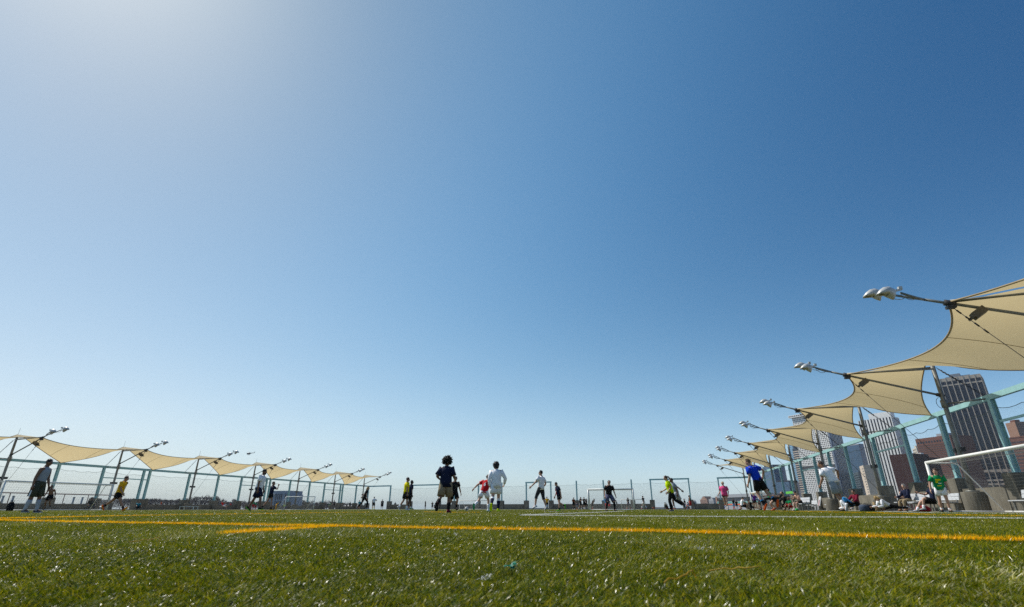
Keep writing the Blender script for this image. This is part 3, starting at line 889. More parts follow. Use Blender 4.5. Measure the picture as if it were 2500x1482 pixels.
COLR = {"navy": (0.012, 0.017, 0.045), "black": (0.012, 0.012, 0.013), "charcoal": (0.035, 0.036, 0.04), "white": (0.86, 0.86, 0.88), "grey": (0.30, 0.33, 0.37), "darkgrey": (0.09, 0.10, 0.10),
        "yellow": (0.80, 0.42, 0.01), "lemon": (0.78, 0.66, 0.0), "neon": (0.62, 0.80, 0.0), "khaki": (0.27, 0.21, 0.13), "red": (0.55, 0.012, 0.02), "blue": (0.006, 0.05, 0.52), "pink": (0.72, 0.08, 0.24),
        "green": (0.01, 0.26, 0.09), "teal": (0.02, 0.22, 0.28), "sky": (0.05, 0.30, 0.62), "orange": (0.85, 0.13, 0.02), "maroon": (0.18, 0.01, 0.03), "purple": (0.12, 0.03, 0.25), "slate": (0.10, 0.10, 0.17),
        "limegreen": (0.10, 0.60, 0.02), "lightgrey": (0.42, 0.44, 0.47), "olive": (0.06, 0.065, 0.045), "tanbrown": (0.25, 0.13, 0.05)}
def CM(c): return cloth(c, COLR[c])

def d_limb(flex, abd, sg):
    f, a = R(flex), R(abd)
    return Vector((sg * math.sin(a), math.cos(a) * math.sin(f), -math.cos(a) * math.cos(f)))
def RX(a): return Matrix.Rotation(R(a), 3, 'X')
def RY(a): return Matrix.Rotation(R(a), 3, 'Y')
def RZ(a): return Matrix.Rotation(R(a), 3, 'Z')

PEOPLE = []
def fk(p):
    """joint positions (unit height) for a pose dictionary"""
    lean, side, twist = p.get("lean", 3), p.get("side", 0), p.get("twist", 0)
    Rt = RZ(twist) @ RY(side) @ RX(-lean)
    Rp = RY(side * .5) @ RX(-lean * .35)
    J = {"pelvis": Vector((0, 0, 0)), "Rt": Rt, "Rp": Rp}
    for n, z in (("waist", .09), ("chest", .195), ("neckbase", .285), ("necktop", .328)): J[n] = Rt @ Vector((0, 0, z))
    hy, hp, hr = p.get("head", (0, 0, 0))
    Rh = RZ(twist) @ RY(side * .4) @ RX(-lean * .5) @ RZ(-hy) @ RX(-hp) @ RY(hr)
    J["Rh"] = Rh
    J["head"] = J["necktop"] + Rh @ Vector((0, .014, .048))
    for sg, k in ((-1, "L"), (1, "R")):
        J["hip" + k] = Rp @ Vector((sg * .052, 0, -.012))
        fl, ab, kn, pl = p["leg" + k]
        t = d_limb(fl, ab, sg); s = d_limb(fl - kn, ab * .5, sg)
        J["knee" + k] = J["hip" + k] + t * .243; J["ankle" + k] = J["knee" + k] + s * .235
        ph = fl - kn; pf = ph if pl is None else pl
        yaw = R(p.get("toe" + k, 8)) * sg
        f = Vector((math.sin(yaw) * math.cos(R(ph - pf)), math.cos(yaw) * math.cos(R(ph - pf)), math.sin(R(ph - pf))))
        J["foot" + k] = f
        J["sh" + k] = Rt @ Vector((sg * .105, 0, .262))
        a = p["arm" + k]; fl, ab, el = a[:3]; fab = a[3] if len(a) > 3 else ab * .4
        u = Rt @ d_limb(fl, ab, sg); fo = Rt @ d_limb(fl + el, fab, sg)
        J["elbow" + k] = J["sh" + k] + u * .172; J["wrist" + k] = J["elbow" + k] + fo * .148; J["fo" + k] = fo
    if "root" in p:
        Q = RZ(p["root"][2]) @ RX(p["root"][0]) @ RY(p["root"][1])
        for k, v in J.items(): J[k] = Q @ v
    return J
BODY = [("pelvis", .072), ("waist", .066), ("chest", .078), ("neckbase", .046), ("necktop", .033)]
def skin_skeleton(J, H, fem):
    V, Ed, Rad = [], [], []
    def add(p, r): V.append(tuple(p * H)); Rad.append(r * H * (.9 if fem else 1)); return len(V) - 1
    ids = {}
    for i, (n, r) in enumerate(BODY):
        ids[n] = add(J[n], r)
        if i: Ed.append((ids[BODY[i - 1][0]], ids[n]))
    ids["crown"] = add(J["head"], .036); Ed.append((ids["necktop"], ids["crown"]))
    for k in "LR":
        h = add(J["hip" + k], .056); Ed.append((ids["pelvis"], h))
        m = add(J["hip" + k].lerp(J["knee" + k], .45), .049); Ed.append((h, m))
        kn = add(J["knee" + k], .034); Ed.append((m, kn))
        c = add(J["knee" + k].lerp(J["ankle" + k], .32), .0345); Ed.append((kn, c))
        an = add(J["ankle" + k], .0205); Ed.append((c, an))
        t = add(J["ankle" + k] + J["foot" + k] * .075 + Vector((0, 0, -.018)), .019); Ed.append((an, t))
        s = add(J["sh" + k], .041); Ed.append((ids["chest"], s))
        ua = add(J["sh" + k].lerp(J["elbow" + k], .5), .031); Ed.append((s, ua))
        e = add(J["elbow" + k], .0245); Ed.append((ua, e))
        fa = add(J["elbow" + k].lerp(J["wrist" + k], .35), .0245); Ed.append((e, fa))
        w_ = add(J["wrist" + k], .0165); Ed.append((fa, w_))
    return V, Ed, Rad
def hand_mesh(mb, J, k, H, curl):
    d = J["fo" + k].normalized(); sg = -1 if k == "L" else 1
    lat = J["Rt"] @ Vector((1, 0, 0)); n = (lat - d * lat.dot(d)); n.normalize(); wv = d.cross(n)   # n: palm normal axis, wv: across the knuckles
    w0 = J["wrist" + k]
    def P(a, b, c): return (w0 + d * a + wv * b + n * c) * H
    ring = lambda a, hw, ht: [P(a, hw * math.cos(q), ht * math.sin(q)) for q in np.linspace(0, 2 * math.pi, 9)[:-1]]
    mb.rings([ring(-.008, .015, .013), ring(.012, .019, .012), ring(.038, .025, .011), ring(.054, .024, .009)])
    for j, (b, L) in enumerate(((-.018, .040), (-.006, .047), (.006, .045), (.017, .036))):
        c1, c2 = curl, curl * 2.0; t1, t2 = L * .5, L * .5; sgn = -sg
        p0 = P(.050, b, 0); p1 = P(.050 + t1 * math.cos(c1), b * 1.08, sgn * t1 * math.sin(c1))
        p2 = P(.050 + t1 * math.cos(c1) + t2 * math.cos(c2), b * 1.1, sgn * (t1 * math.sin(c1) + t2 * math.sin(c2)))
        mb.tube([p0, p1, p2], [.0054 * H, .005 * H, .0036 * H], 5)
    fw = 1 if (J["Rt"] @ Vector((0, 1, 0))).dot(wv) > 0 else -1
    mb.tube([P(.012, fw * .014, 0), P(.030, fw * .031, -sg * .006), P(.050, fw * .033, -sg * .014)], [.008 * H, .0064 * H, .0042 * H], 5)
def head_mesh(mb, J, H, fem):
    c = J["head"]; Q = J["Rh"]; nu, nv = 20, 14; rr = []
    hx, hy, hz = .0435, .054, .0665
    for i in range(nv + 1):
        th = math.pi * i / nv; th = min(max(th, .05), math.pi - .05); z = -math.cos(th); rad = math.sin(th); ring = []
        for k in range(nu):
            a = 2 * math.pi * k / nu; x, y = math.sin(a), math.cos(a)
            X, Yv, Z = x * rad * hx, y * rad * hy, z * hz
            if z < 0:
                q = -z; X *= 1 - .30 * q; Yv = Yv * (1 - .22 * q) + .012 * q * (1 if y > -.2 else .2)
            if y > .93 and -.28 < z < .12: Yv += .013 * (1 - abs(z + .16) / .3)         # nose
            if .55 < y < .93 and -.02 < z < .22: Yv -= .004                               # eye sockets
            if y > .5 and -.72 < z < -.5: Yv += .003                                      # chin
            ring.append((c + Q @ Vector((X, Yv, Z))) * H)
        rr.append(ring)
    mb.rings(rr)
    for sg in (-1, 1):
        mb.ball((c + Q @ Vector((sg * .045, -.006, -.004))) * H, (.005 * H, .011 * H, .017 * H), Q, 8, 5)
        mb.ball((c + Q @ Vector((sg * .0175, .0465, .010))) * H, (.0075 * H, .005 * H, .0042 * H), Q, 8, 4, mi=1)
        mb.ball((c + Q @ Vector((sg * .0175, .0475, .021))) * H, (.010 * H, .004 * H, .0022 * H), Q, 8, 4, mi=1)
    mb.ball((c + Q @ Vector((0, .0475, -.034))) * H, (.013 * H, .005 * H, .004 * H), Q, 8, 4, mi=2)
def ring_of(c, X, Y, a, b, n=16, ph=0.0, wob=0.0, seed=0):
    out = []
    for k in range(n):
        q = 2 * math.pi * k / n
        r = 1 + wob * math.sin(3 * q + seed) + wob * .7 * math.sin(5 * q + 1.7 * seed)
        out.append(c + X * (a * r * math.cos(q)) + Y * (b * r * math.sin(q)))
    return out
def limb_rings(pts, rads, latax, n=12, wob=0.03, flat=1.0):
    rr = []
    for i, (p, r) in enumerate(zip(pts, rads)):
        d = (pts[min(i + 1, len(pts) - 1)] - pts[max(i - 1, 0)]).normalized()
        x = latax - d * latax.dot(d)
        if x.length < 1e-3: x = Vector((0, 1, 0)) - d * d.y
        x.normalize(); y = d.cross(x)
        rr.append(ring_of(p, x, y, r, r * flat, n, wob=wob, seed=i * 1.9))
    return rr
def sub_path(pts, n):
    """resample a 3-point limb path with a rounded bend"""
    out = []
    for t in np.linspace(0, len(pts) - 1.0001, n):
        i = int(t); out.append(pts[i].lerp(pts[i + 1], t - i))
    return out
def build_person(idx, spec):
    J, H, fem = spec["J"], spec["H"], spec.get("fem", False)
    root = thing("person", spec["label"], "person", spec["loc"], spec["rz"], spec.get("group"))
    tone = spec.get("skin", "tan"); o = spec
    # body: one continuous skin grown over the skeleton, with head and hands
    me0 = spec["skinmesh"]; mb = MB()
    mb.v = [tuple(v.co) for v in me0.vertices]
    for pl in me0.polygons: mb.face(tuple(pl.vertices), 0, True)
    bpy.data.meshes.remove(me0)
    head_mesh(mb, J, H, fem)
    curl = o.get("curl", .45)
    for k in "LR": hand_mesh(mb, J, k, H, curl)
    mb.build("body", [SK[tone], M_EYE, M_LIP], root)
    Rt, Rp = J["Rt"], J["Rp"]; X = Rt @ Vector((1, 0, 0)); Yv = Rt @ Vector((0, 1, 0))
    # shirt
    if o.get("shirt"):
        mb = MB(); fit = o.get("fit", 1.0) * (.92 if fem else 1.0); hem = o.get("hem", -.045); rr = []
        tank = o.get("sleeve", .5) == 0
        prof = [(hem + .006, .088, .064), (hem, .101, .078), (.02, .099, .077), (.10, .095, .073), (.18, .107, .079), (.235, .113 if not tank else .106, .073), (.268, .100 if not tank else .085, .058), (.288, .060, .046), (.296, .040, .040), (.285, .036, .036)]
        for i, (z, a, b) in enumerate(prof):
            q = max(0, min(1, (z + .06) / .16)); M_ = Rp.lerp(Rt, q)
            c = (M_ if z < 0 else Rt) @ Vector((0, 0, z))
            f_ = fit if z < .2 else 1 + (fit - 1) * .5
            rr.append([v * H for v in ring_of(c, M_ @ Vector((1, 0, 0)), M_ @ Vector((0, 1, 0)), a * f_, b * f_, 18, wob=.022 if z < .2 else .006, seed=i * 1.3 + idx)])
        mb.rings(rr, (False, False))
        sl = o.get("sleeve", .5)
        if sl > 0:
            for k in "LR":
                s, e, w_ = J["sh" + k], J["elbow" + k], J["wrist" + k]
                inn = s.lerp(J["chest"] + (J["neckbase"] - J["chest"]) * .6, .38)
                if sl <= .7:
                    end = s.lerp(e, min(.95, sl * 1.35)); pts = [inn, s, s.lerp(end, .5), end, s.lerp(end, .97)]; rd = [.050, .050, .047, .0465 * (1 + (fit - 1)), .036]
                else:
                    end = e.lerp(w_, .93); pts = [inn, s, s.lerp(e, .5), e.lerp(s, .08), e.lerp(w_, .1), e.lerp(w_, .55), end, e.lerp(w_, .9)]; rd = [.050, .050, .043, .037, .037, .034, .028, .02]
                mb.rings([[v * H for v in r] for r in limb_rings(pts, rd, X, 12)], (False, False))
        sh = mb.build("shirt", CM(o["shirt"]), root)
        for num in o.get("prints", ()):
            txt, zc, size, cc, back, dx = num
            if isinstance(txt, str):
                cu = bpy.data.curves.new("number", 'FONT'); cu.body = txt; cu.size = size * H; cu.align_x = 'CENTER'; cu.align_y = 'CENTER'; cu.extrude = .003; cu.offset = .006
                t_ = bpy.data.objects.new("t", cu); COL.objects.link(t_); me_ = bpy.data.meshes.new_from_object(t_.evaluated_get(bpy.context.evaluated_depsgraph_get())); bpy.data.objects.remove(t_)
                me_.materials.clear(); n_ = link_mesh("number", me_, sh, [CM(cc)])
                M3 = Rt @ (RX(90) if back else (RZ(180) @ RX(90)))
                n_.matrix_local = Matrix.Translation((Rt @ Vector((dx, (-.083 if back else .083) * fit, zc))) * H) @ M3.to_4x4()
            else:
                w2, h2 = txt; mb = MB(); yy = (-.083 if back else .083) * fit; g = []
                for a in np.linspace(-1, 1, 7):
                    q = a * w2 / 2 + dx; g.append((q, yy * math.sqrt(max(0, 1 - (q / .115) ** 2)) ** .7 * 1.02))
                for (x0, y0), (x1, y1) in zip(g[:-1], g[1:]):
                    mb.quad((Rt @ Vector((x0, y0, zc - h2 / 2))) * H, (Rt @ Vector((x1, y1, zc - h2 / 2))) * H, (Rt @ Vector((x1, y1, zc + h2 / 2))) * H, (Rt @ Vector((x0, y0, zc + h2 / 2))) * H)
                mb.build("print", CM(cc), sh)
    # shorts or trousers
    if o.get("shorts"):
        mb = MB(); lf = o.get("leglen", .72); lo = o.get("loose", 1.0) * (.93 if fem else 1); rr = []
        for i, (z, a, b) in enumerate(((.062, .070, .056), (.06, .089, .069), (.02, .095, .075), (-.025, .101, .081), (-.06, .090, .076), (-.075, .05, .05))):
            q = max(0, min(1, (z + .06) / .16)); M_ = Rp.lerp(Rt, q)
            rr.append([v * H for v in ring_of(M_ @ Vector((0, 0, z)), M_ @ Vector((1, 0, 0)), M_ @ Vector((0, 1, 0)), a * lo ** .5, b * lo ** .5, 16, wob=.012, seed=i)])
        mb.rings(rr, (False, True))
        for k in "LR":
            h, kn, an = J["hip" + k], J["knee" + k], J["ankle" + k]; X2 = Rp @ Vector((1, 0, 0))
            top = h + (J["pelvis"] - h) * .3 + Rp @ Vector((0, 0, .02))
            if lf <= 1.0:
                end = h.lerp(kn, lf); pts = [top, h, h.lerp(end, .5), end, h.lerp(end, .97)]; rd = [.056, .061 * lo, .0605 * lo, .0605 * lo, .045]
            else:
                q = lf - 1.0; end = kn.lerp(an, q)
                pts = [top, h, h.lerp(kn, .5), h.lerp(kn, .93), kn.lerp(an, min(.12, q)), kn.lerp(an, min(.4, q * .6)), end, kn.lerp(an, q * .96)]
                r2 = o.get("ankle_r", .037)
                rd = [.056, .061 * lo, .055 * lo, .041 * lo, .041 * lo, .042 * lo, r2 * lo, r2 * .8]
            mb.rings([[v * H for v in r] for r in limb_rings(pts, rd, X2, 12, .02)], (False, False))
        sh = mb.build("trousers" if lf > 1.4 else "shorts", CM(o["shorts"]), root)
        if o.get("stripe"):
            for k in "LR":
                sg = -1 if k == "L" else 1; h, kn = J["hip" + k], J["knee" + k]; X2 = Rp @ Vector((1, 0, 0)); Y2 = Rp @ Vector((0, 1, 0)); mb = MB()
                a = h.lerp(kn, .05) + X2 * sg * .066 * lo; b = h.lerp(kn, lf * .97) + X2 * sg * .0635 * lo
                mb.quad(*[v * H for v in (a - Y2 * .012, a + Y2 * .012, b + Y2 * .012, b - Y2 * .012)]); mb.build("stripe", CM(o["stripe"]), sh)
    # socks and shoes
    for k in "LR":
        kn, an, f = J["knee" + k], J["ankle" + k], J["foot" + k].normalized()
        sd = (an - kn).normalized(); lat = f.cross(-sd); lat.normalize(); up = lat.cross(f); up.normalize()
        if up.dot(sd) > 0: up = -up
        if o.get("sock"):
            q = o.get("sockh", .35); top = an.lerp(kn, q)
            pts = [an.lerp(kn, q * .98), top, an.lerp(kn, q * .72), an.lerp(kn, q * .35), an + sd * .012]
            full = .038 if q > .5 else .0325
            mb = MB(); mb.rings([[v * H for v in r] for r in limb_rings(pts, [full * .85, full, full * (1.02 if q > .5 else .95), .030, .026], lat, 10, .0)], (False, False))
            s_ = mb.build("sock", CM(o["sock"]), root)
            if o.get("socktop"):
                mb = MB(); pts = [an.lerp(kn, q * 1.01), an.lerp(kn, q * .80)]
                mb.rings([[v * H for v in r] for r in limb_rings(pts, [full * 1.07, full * 1.06], lat, 10, 0)], (False, False)); mb.build("sock_band", CM(o["socktop"]), s_)
        if o.get("shoe"):
            base = an - up * .040; mb = MB(); rr = []
            for x, hw, hh in ((-.045, .010, .026), (-.038, .021, .044), (-.012, .0245, .053), (.018, .0255, .046), (.055, .029, .030), (.088, .026, .022), (.105, .012, .013)):
                c = base + f * x; rr.append([(c + lat * (hw * a) + up * (hh * b)) * H for a, b in ((-1, .14), (-1, .5), (-.62, .92), (0, 1), (.62, .92), (1, .5), (1, .14), (0, .14))])
            mb.rings(rr); s_ = mb.build("shoe", CM(o["shoe"]), root)
            mb = MB(); rr = []
            for x, hw in ((-.047, .012), (-.038, .023), (0, .025), (.055, .0305), (.090, .027), (.108, .012)):
                c = base + f * x; rr.append([(c + lat * (hw * a) + up * b) * H for a, b in ((-1, .010), (1, .010), (1, -.002), (-1, -.002))])
            mb.rings(rr, sm=False); mb.build("sole", CM(o.get("sole", "charcoal")), s_)
    # hair
    hc, style = o.get("hair", ("black", "short"))
    if hc:
        m = mat("hair_" + hc, HAIRC[hc], .55, .4, var=.3, scale=60, bump=.5, bscale=120)
        c, Q = J["head"], J["Rh"]; mb = MB(); rr = random.Random(idx + 3)
        dims = {"short": ((0, -.009, .017), (.0485, .054, .0585)), "buzz": ((0, -.007, .016), (.0455, .053, .0545)), "mop": ((0, -.008, .016), (.068, .070, .077)), "afro": ((-.004, -.012, .024), (.083, .082, .078)),
                "ponytail": ((0, -.010, .016), (.048, .054, .057)), "long": ((0, -.010, .015), (.051, .056, .060)), "hat": ((0, -.006, .028), (.052, .058, .05))}[style]
        nu, nv = 18, 12; rings = []
        amp = {"afro": .07, "mop": .05}.get(style, .025)
        for i in range(nv + 1):
            th = min(max(math.pi * i / nv, .06), math.pi - .06); ring = []
            for k in range(nu):
                a = 2 * math.pi * k / nu; s_ = 1 + rr.uniform(-amp, amp)
                v = Vector((dims[1][0] * math.sin(th) * math.sin(a), dims[1][1] * math.sin(th) * math.cos(a), -dims[1][2] * math.cos(th))) * s_
                if style not in ("afro",) and v.z < -.01 and v.y > 0: v.y *= .25      # keep the face free
                if v.z < -.02: v.z *= (1.15 if style == "mop" else .9)
                ring.append((c + Q @ (Vector(dims[0]) + v)) * H)
            rings.append(ring)
        mb.rings(rings)
        nsp = {"afro": 420, "mop": 160}.get(style, 60)
        for _ in range(nsp):
            v = Vector((rr.gauss(0, 1), rr.gauss(0, 1), rr.gauss(.35, 1))).normalized()
            if style != "afro" and (v.z < -.1 or v.y > .75): continue
            if style == "afro" and v.z < -.75: continue
            p = Vector([v[i] * dims[1][i] * .93 for i in range(3)]); L = rr.uniform(.010, .032) if style == "afro" else rr.uniform(.006, .02)
            j = Vector((rr.gauss(0, .4), rr.gauss(0, .4), rr.gauss(0, .4)))
            mb.tube([(c + Q @ (Vector(dims[0]) + p)) * H, (c + Q @ (Vector(dims[0]) + p + (v + j * .5) * L * .6)) * H, (c + Q @ (Vector(dims[0]) + p + (v + j) * L)) * H], [.010 * H, .008 * H, .003 * H] if style == "afro" else [.006 * H, .004 * H, .001 * H], 4, caps=False)
        if style == "ponytail":
            pts = [c + Q @ Vector(q) for q in ((0, -.055, .025), (.01, -.085, .02), (.02, -.105, -.02), (.025, -.10, -.055))]
            mb.tube([q * H for q in pts], [.012 * H, .022 * H, .019 * H, .004 * H], 8)
        if style == "long":
            for sx in (-.028, 0, .028):
                pts = [c + Q @ Vector((sx, -.045 - .008 * (sx == 0), .02)), c + Q @ Vector((sx * 1.2, -.056, -.04)), c + Q @ Vector((sx * 1.2, -.050, -.105))]
                mb.tube([q * H for q in pts], [.026 * H, .025 * H, .012 * H], 8)
        hb = mb.build("hair", m, root)
        if style == "hat":
            mb = MB(); rg = lambda r, z: [(c + Q @ Vector((r * math.cos(a), r * math.sin(a) - .004, z))) * H for a in np.linspace(0, 2 * math.pi, 17)[:-1]]
            mb.rings([rg(.10, .030), rg(.056, .036), rg(.052, .075), rg(.03, .088)], (True, True)); mb.build("hat", CM("khaki"), root)
    if o.get("glasses"):
        c, Q = J["head"], J["Rh"]; mb = MB()
        for sg in (-1, 1): mb.ball((c + Q @ Vector((sg * .018, .052, .010))) * H, (.015 * H, .005 * H, .010 * H), Q, 10, 5)
        mb.ball((c + Q @ Vector((0, .054, .014))) * H, (.02 * H, .003 * H, .003 * H), Q, 6, 4); mb.build("sunglasses", M_EYE, root)
    if o.get("beard"):
        c, Q = J["head"], J["Rh"]; mb = MB(); mb.ball((c + Q @ Vector((0, .012, -.040))) * H, (.038 * H, .040 * H, .028 * H), Q, 12, 8)
        mb.build("beard", mat("hair_" + hc, HAIRC["black"]), root)
    return root

def pix_height(Y, h):
    def py(z):
        z -= CAM_H; return 741 - FPX * (-Y * ST_ + z * CT) / (Y * CT + z * ST_)
    return py(0) - py(h)
def person(label, px, s, H, face, pose, Y=None, air=0.0, zbase=0.0, group=None, **outfit):
    """px: column of the pelvis, s: pixel height of the figure as posed, face: heading (0 away, 90 right, 180 towards the camera)"""
    J = fk(pose)
    pts = [(J[n], r) for n, r in (("pelvis", .085), ("chest", .08))] + [(J["knee" + k], .04) for k in "LR"] + [(J["wrist" + k], .02) for k in "LR"] + [(J["elbow" + k], .025) for k in "LR"] + [(J["head"], .07)]
    lows = [p.z - r for p, r in pts]
    for k in "LR":
        a = J["ankle" + k]; f = J["foot" + k]
        lows += [a.z - .042, (a + f * .10).z - .042]
    low = min(lows); top = J["head"].z + .072
    h = (top - low) * H + air + zbase
    if Y is None:
        lo, hi = 3.0, 300.0
        for _ in range(50):
            m_ = (lo + hi) / 2
            if pix_height(m_, h) > s: lo = m_
            else: hi = m_
        Y = lo
    x = ground_x(px, Y)
    J["face"] = face
    spec = dict(outfit); spec.update(J=J, H=H, label=label, loc=(x, Y, -low * H + .018 + air + zbase), rz=-R(face), group=group)
    PEOPLE.append(spec)
    return spec
def stand(**k):
    p = dict(lean=3, legL=(4, 3, 4, None), legR=(-2, 3, 3, None), armL=(0, 9, 12), armR=(2, 9, 10)); p.update(k); return p
def walk(**k):
    p = dict(lean=5, legL=(24, 2, 6, None), legR=(-16, 2, 18, 14), armL=(-22, 8, 14), armR=(22, 8, 22)); p.update(k); return p
def run(**k):
    p = dict(lean=12, legL=(42, 3, 62, 10), legR=(-20, 3, 22, 26), armL=(-42, 12, 75), armR=(35, 12, 80)); p.update(k); return p
def sit(**k):     # on the ground, knees up
    p = dict(lean=6, legL=(118, 8, 95, None), legR=(108, 10, 82, None), armL=(40, 12, 30), armR=(48, 12, 25)); p.update(k); return p
def bench(**k):
    p = dict(lean=10, legL=(86, 5, 86, None), legR=(84, 6, 80, None), armL=(35, 8, 45), armR=(30, 8, 55)); p.update(k); return p
bag("duffel_bag", "black sports bag heap with pale pattern beside the paper bag", "bag", 2122, 29.3, (.75, .42, .34), (.02, .022, .03))
bag("duffel_bag", "dark blue patterned sports bag left of the black bag heap", "bag", 2111, 29.0, (.46, .4, .33), (.06, .08, .12))
bag("paper_bag", "brown paper shopping bag standing before the round drum", "bag", 2143, 29.6, (.34, .22, .46), (.42, .30, .16), "box")
bag("duffel_bag", "red bag on the turf by the young man at the goal post", "bag", 2256, 24.6, (.7, .4, .26), (.30, .02, .03))
bag("duffel_bag", "bright green bag under the shirtless bench sitter", "bag", 1946, 37.2, (.2, .16, .13), (.05, .5, .1))
bag("backpack", "black backpack left of the man in the grey sleeveless top", "bag", 22, 33.0, (.34, .34, .52), (.012, .012, .014))
# white sheet box by the third left mast
mb = MB(); mb.box((0, 0, .34), (1.6, .9, .04)); 
for x in (-.75, .75):
    for y in (-.4, .4): mb.box((x, y, .16), (.06, .06, .32))
o = mb.build("low_table", M_WHITE); o.location = (ground_x(460, 60), 60, .0); tag(o, "low white table under the third mast beside the bare trees", "table")
# dark railing on the low wall at far left, with pale mooring posts beyond
root = thing("hand_rail", "dark red handrail on the low wall behind the left goal", "railing", W(28.0, -58.85), -AX)
M_RAIL = mat("dark_red_rail", (0.085, 0.025, 0.03), .5, .4)
mb = MB(); mb.tube([(0, -1, 1.52), (0, 19.4, 1.52)], .045, 8); mb.build("top_rail", M_RAIL, root)
for k in range(9):
    mb = MB(); mb.tube([(0, -.6 + 2.45 * k, .60), (0, -.6 + 2.45 * k, 1.5)], .035, 6); mb.build("baluster", M_RAIL, root)
M_MOOR = mat("pale_blue_post", (0.25, 0.31, 0.38), .6, .3)
for k, px in enumerate((4, 29, 76, 178, 199, 221)):
    p = on_plane_t(px, 1225, -60.6); mb = MB(); mb.tube([(0, 0, 0), (0, 0, 1.22)], .09, 10); mb.tube([(0, 0, 1.22), (0, 0, 1.30)], .11, 10)
    o = mb.build("mooring_post", M_MOOR); o.location = (p.x, p.y, 0)
    tag(o, ["pale blue post at the left edge, beyond the handrail", "second pale blue post from the left edge, beyond the handrail", "pale blue post behind the man in the grey sleeveless top", "pale blue post left of the crouching shirtless man's pier block, first of three", "pale blue post in the middle of the three by the pier block", "pale blue post against the pier block behind the left goal"][k], "post", "pale posts beyond the handrail")
# low wooden bench at the right fence frame
mb = MB(); mb.box((0, 0, .30), (2.6, .8, .10)); mb.box((-1.1, 0, .13), (.12, .7, .25)); mb.box((1.1, 0, .13), (.12, .7, .25))
o = mb.build("wooden_bench", mat("red_brown_wood", (.20, .055, .03), .6)); o.location = (ground_x(1612, 93), 93, 0); tag(o, "low red brown wooden bench in the right opening of the far wall", "bench")
# scraps lying on the turf
def scrap(name, label, px, py, kind, col, seed):
    p = ground_at(px, py, .03); rr = random.Random(seed); mb = MB()
    m = mat("scrap_" + name + str(seed), col, .6, .3, trans=(.3, col))
    if kind == "strand":
        q = Vector((-.045, 0, .006)); pts = [q.copy()]; a = .1
        for _ in range(7): a += rr.uniform(-.7, .7); q = q + Vector((.014 * math.cos(a), .014 * math.sin(a), rr.uniform(-.002, .006))); pts.append(q.copy())
        pts.append(pts[-1] + Vector((.004, -.004, -.012))); mb.tube(pts, .0010, 5)
    else:
        for _ in range(11 if kind == "tuft" else 6):
            a = rr.uniform(0, 6.3); L = rr.uniform(.010, .022); w_ = .0009 if kind == "tuft" else .004
            d = Vector((math.cos(a), math.sin(a), rr.uniform(.0, .7))).normalized(); s_ = d.cross(Vector((0, 0, 1))).normalized() * w_
            c = Vector((rr.uniform(-.008, .008), rr.uniform(-.008, .008), rr.uniform(-.004, .004))); m1 = c + d * L * .55 + Vector((0, 0, .003)); e = c + d * L
            mb.quad(c - s_, c + s_, m1 + s_, m1 - s_); mb.quad(m1 - s_, m1 + s_, e + s_ * .3, e - s_ * .3)
    o = mb.build(name, m); o.location = (p.x, p.y, .030); return tag(o, label, "litter", "scraps on the turf")
scrap("plastic_scrap", "teal plastic scrap lying in the foreground turf", 1252, 1383, "flake", (.01, .20, .13), 1)
scrap("yellow_strand", "long bent yellow fibre lying nearest the camera", 1692, 1434, "strand", (.55, .32, .02), 2)
scrap("yellow_strand", "short curled yellow fibre right of the long bent one", 1790, 1402, "strand", (.5, .32, .03), 3)
scrap("white_tuft", "white shredded tuft left of centre in the foreground", 1184, 1412, "tuft", (.6, .6, .55), 4)
scrap("white_tuft", "white shredded tuft just under the yellow line right of centre", 1680, 1313, "tuft", (.6, .6, .55), 5)
scrap("white_tuft", "white shredded tuft just under the yellow line at centre left", 1113, 1306, "tuft", (.6, .6, .55), 6)
scrap("white_tuft", "pale shredded tuft above the curled yellow fibre", 1712, 1340, "tuft", (.5, .5, .45), 7)
scrap("white_tuft", "pale shredded tuft far right under the yellow line", 1838, 1336, "tuft", (.5, .5, .45), 8)
scrap("white_tuft", "pale shredded tuft at the left end of the stub line", 1020, 1322, "tuft", (.5, .5, .45), 9)
scrap("yellow_strand", "faded yellow fibre left of centre far from the camera", 345, 1327, "strand", (.6, .35, .05), 10)
# ---- the players, nearest first
person("man in a grey sleeveless top and long dark shorts standing at far left", 73, 131, 1.78, 84,
       stand(lean=5, legL=(8, 2, 4, None), legR=(-6, 2, 4, None), armL=(10, 6, 14), armR=(-6, 10, 12), head=(4, 6, 0)), shirt="grey", sleeve=0, hem=-.03, shorts="olive", leglen=.98, loose=1.12, stripe="white", sock="lightgrey", sockh=.8, shoe="charcoal", sole="lightgrey", skin="brown", hair=("black", "short"))
person("man with a big black afro in a navy shirt and khaki shorts seen from behind", 1085, 133, 1.80, 10,
       run(lean=4, legL=(-18, 2, 34, 24), legR=(12, 2, 18, None), armL=(-18, 22, 92, -8), armR=(-6, 18, 88, -10), head=(14, 4, 0)), shirt="navy", fit=1.18, hem=-.085, sleeve=.62, shorts="khaki", leglen=.98, loose=1.2, sock="black", sockh=.55, shoe="maroon", sole="black", skin="brown", hair=("black", "afro"))
person("player all in white with neon yellow boots running away from us", 1211, 122, 1.76, 6,
       run(lean=5, side=-2, legL=(-12, 3, 34, 24), legR=(10, -2, 10, None), armL=(-12, 14, 24, -6), armR=(8, 30, 40, -14), head=(-6, 6, 0)), shirt="white", sleeve=1, hem=-.08, fit=1.1, shorts="white", leglen=.74, loose=1.12, sock="navy", sockh=.85, socktop="white", shoe="neon", sole="neon", skin="light", hair=("black", "mop"))
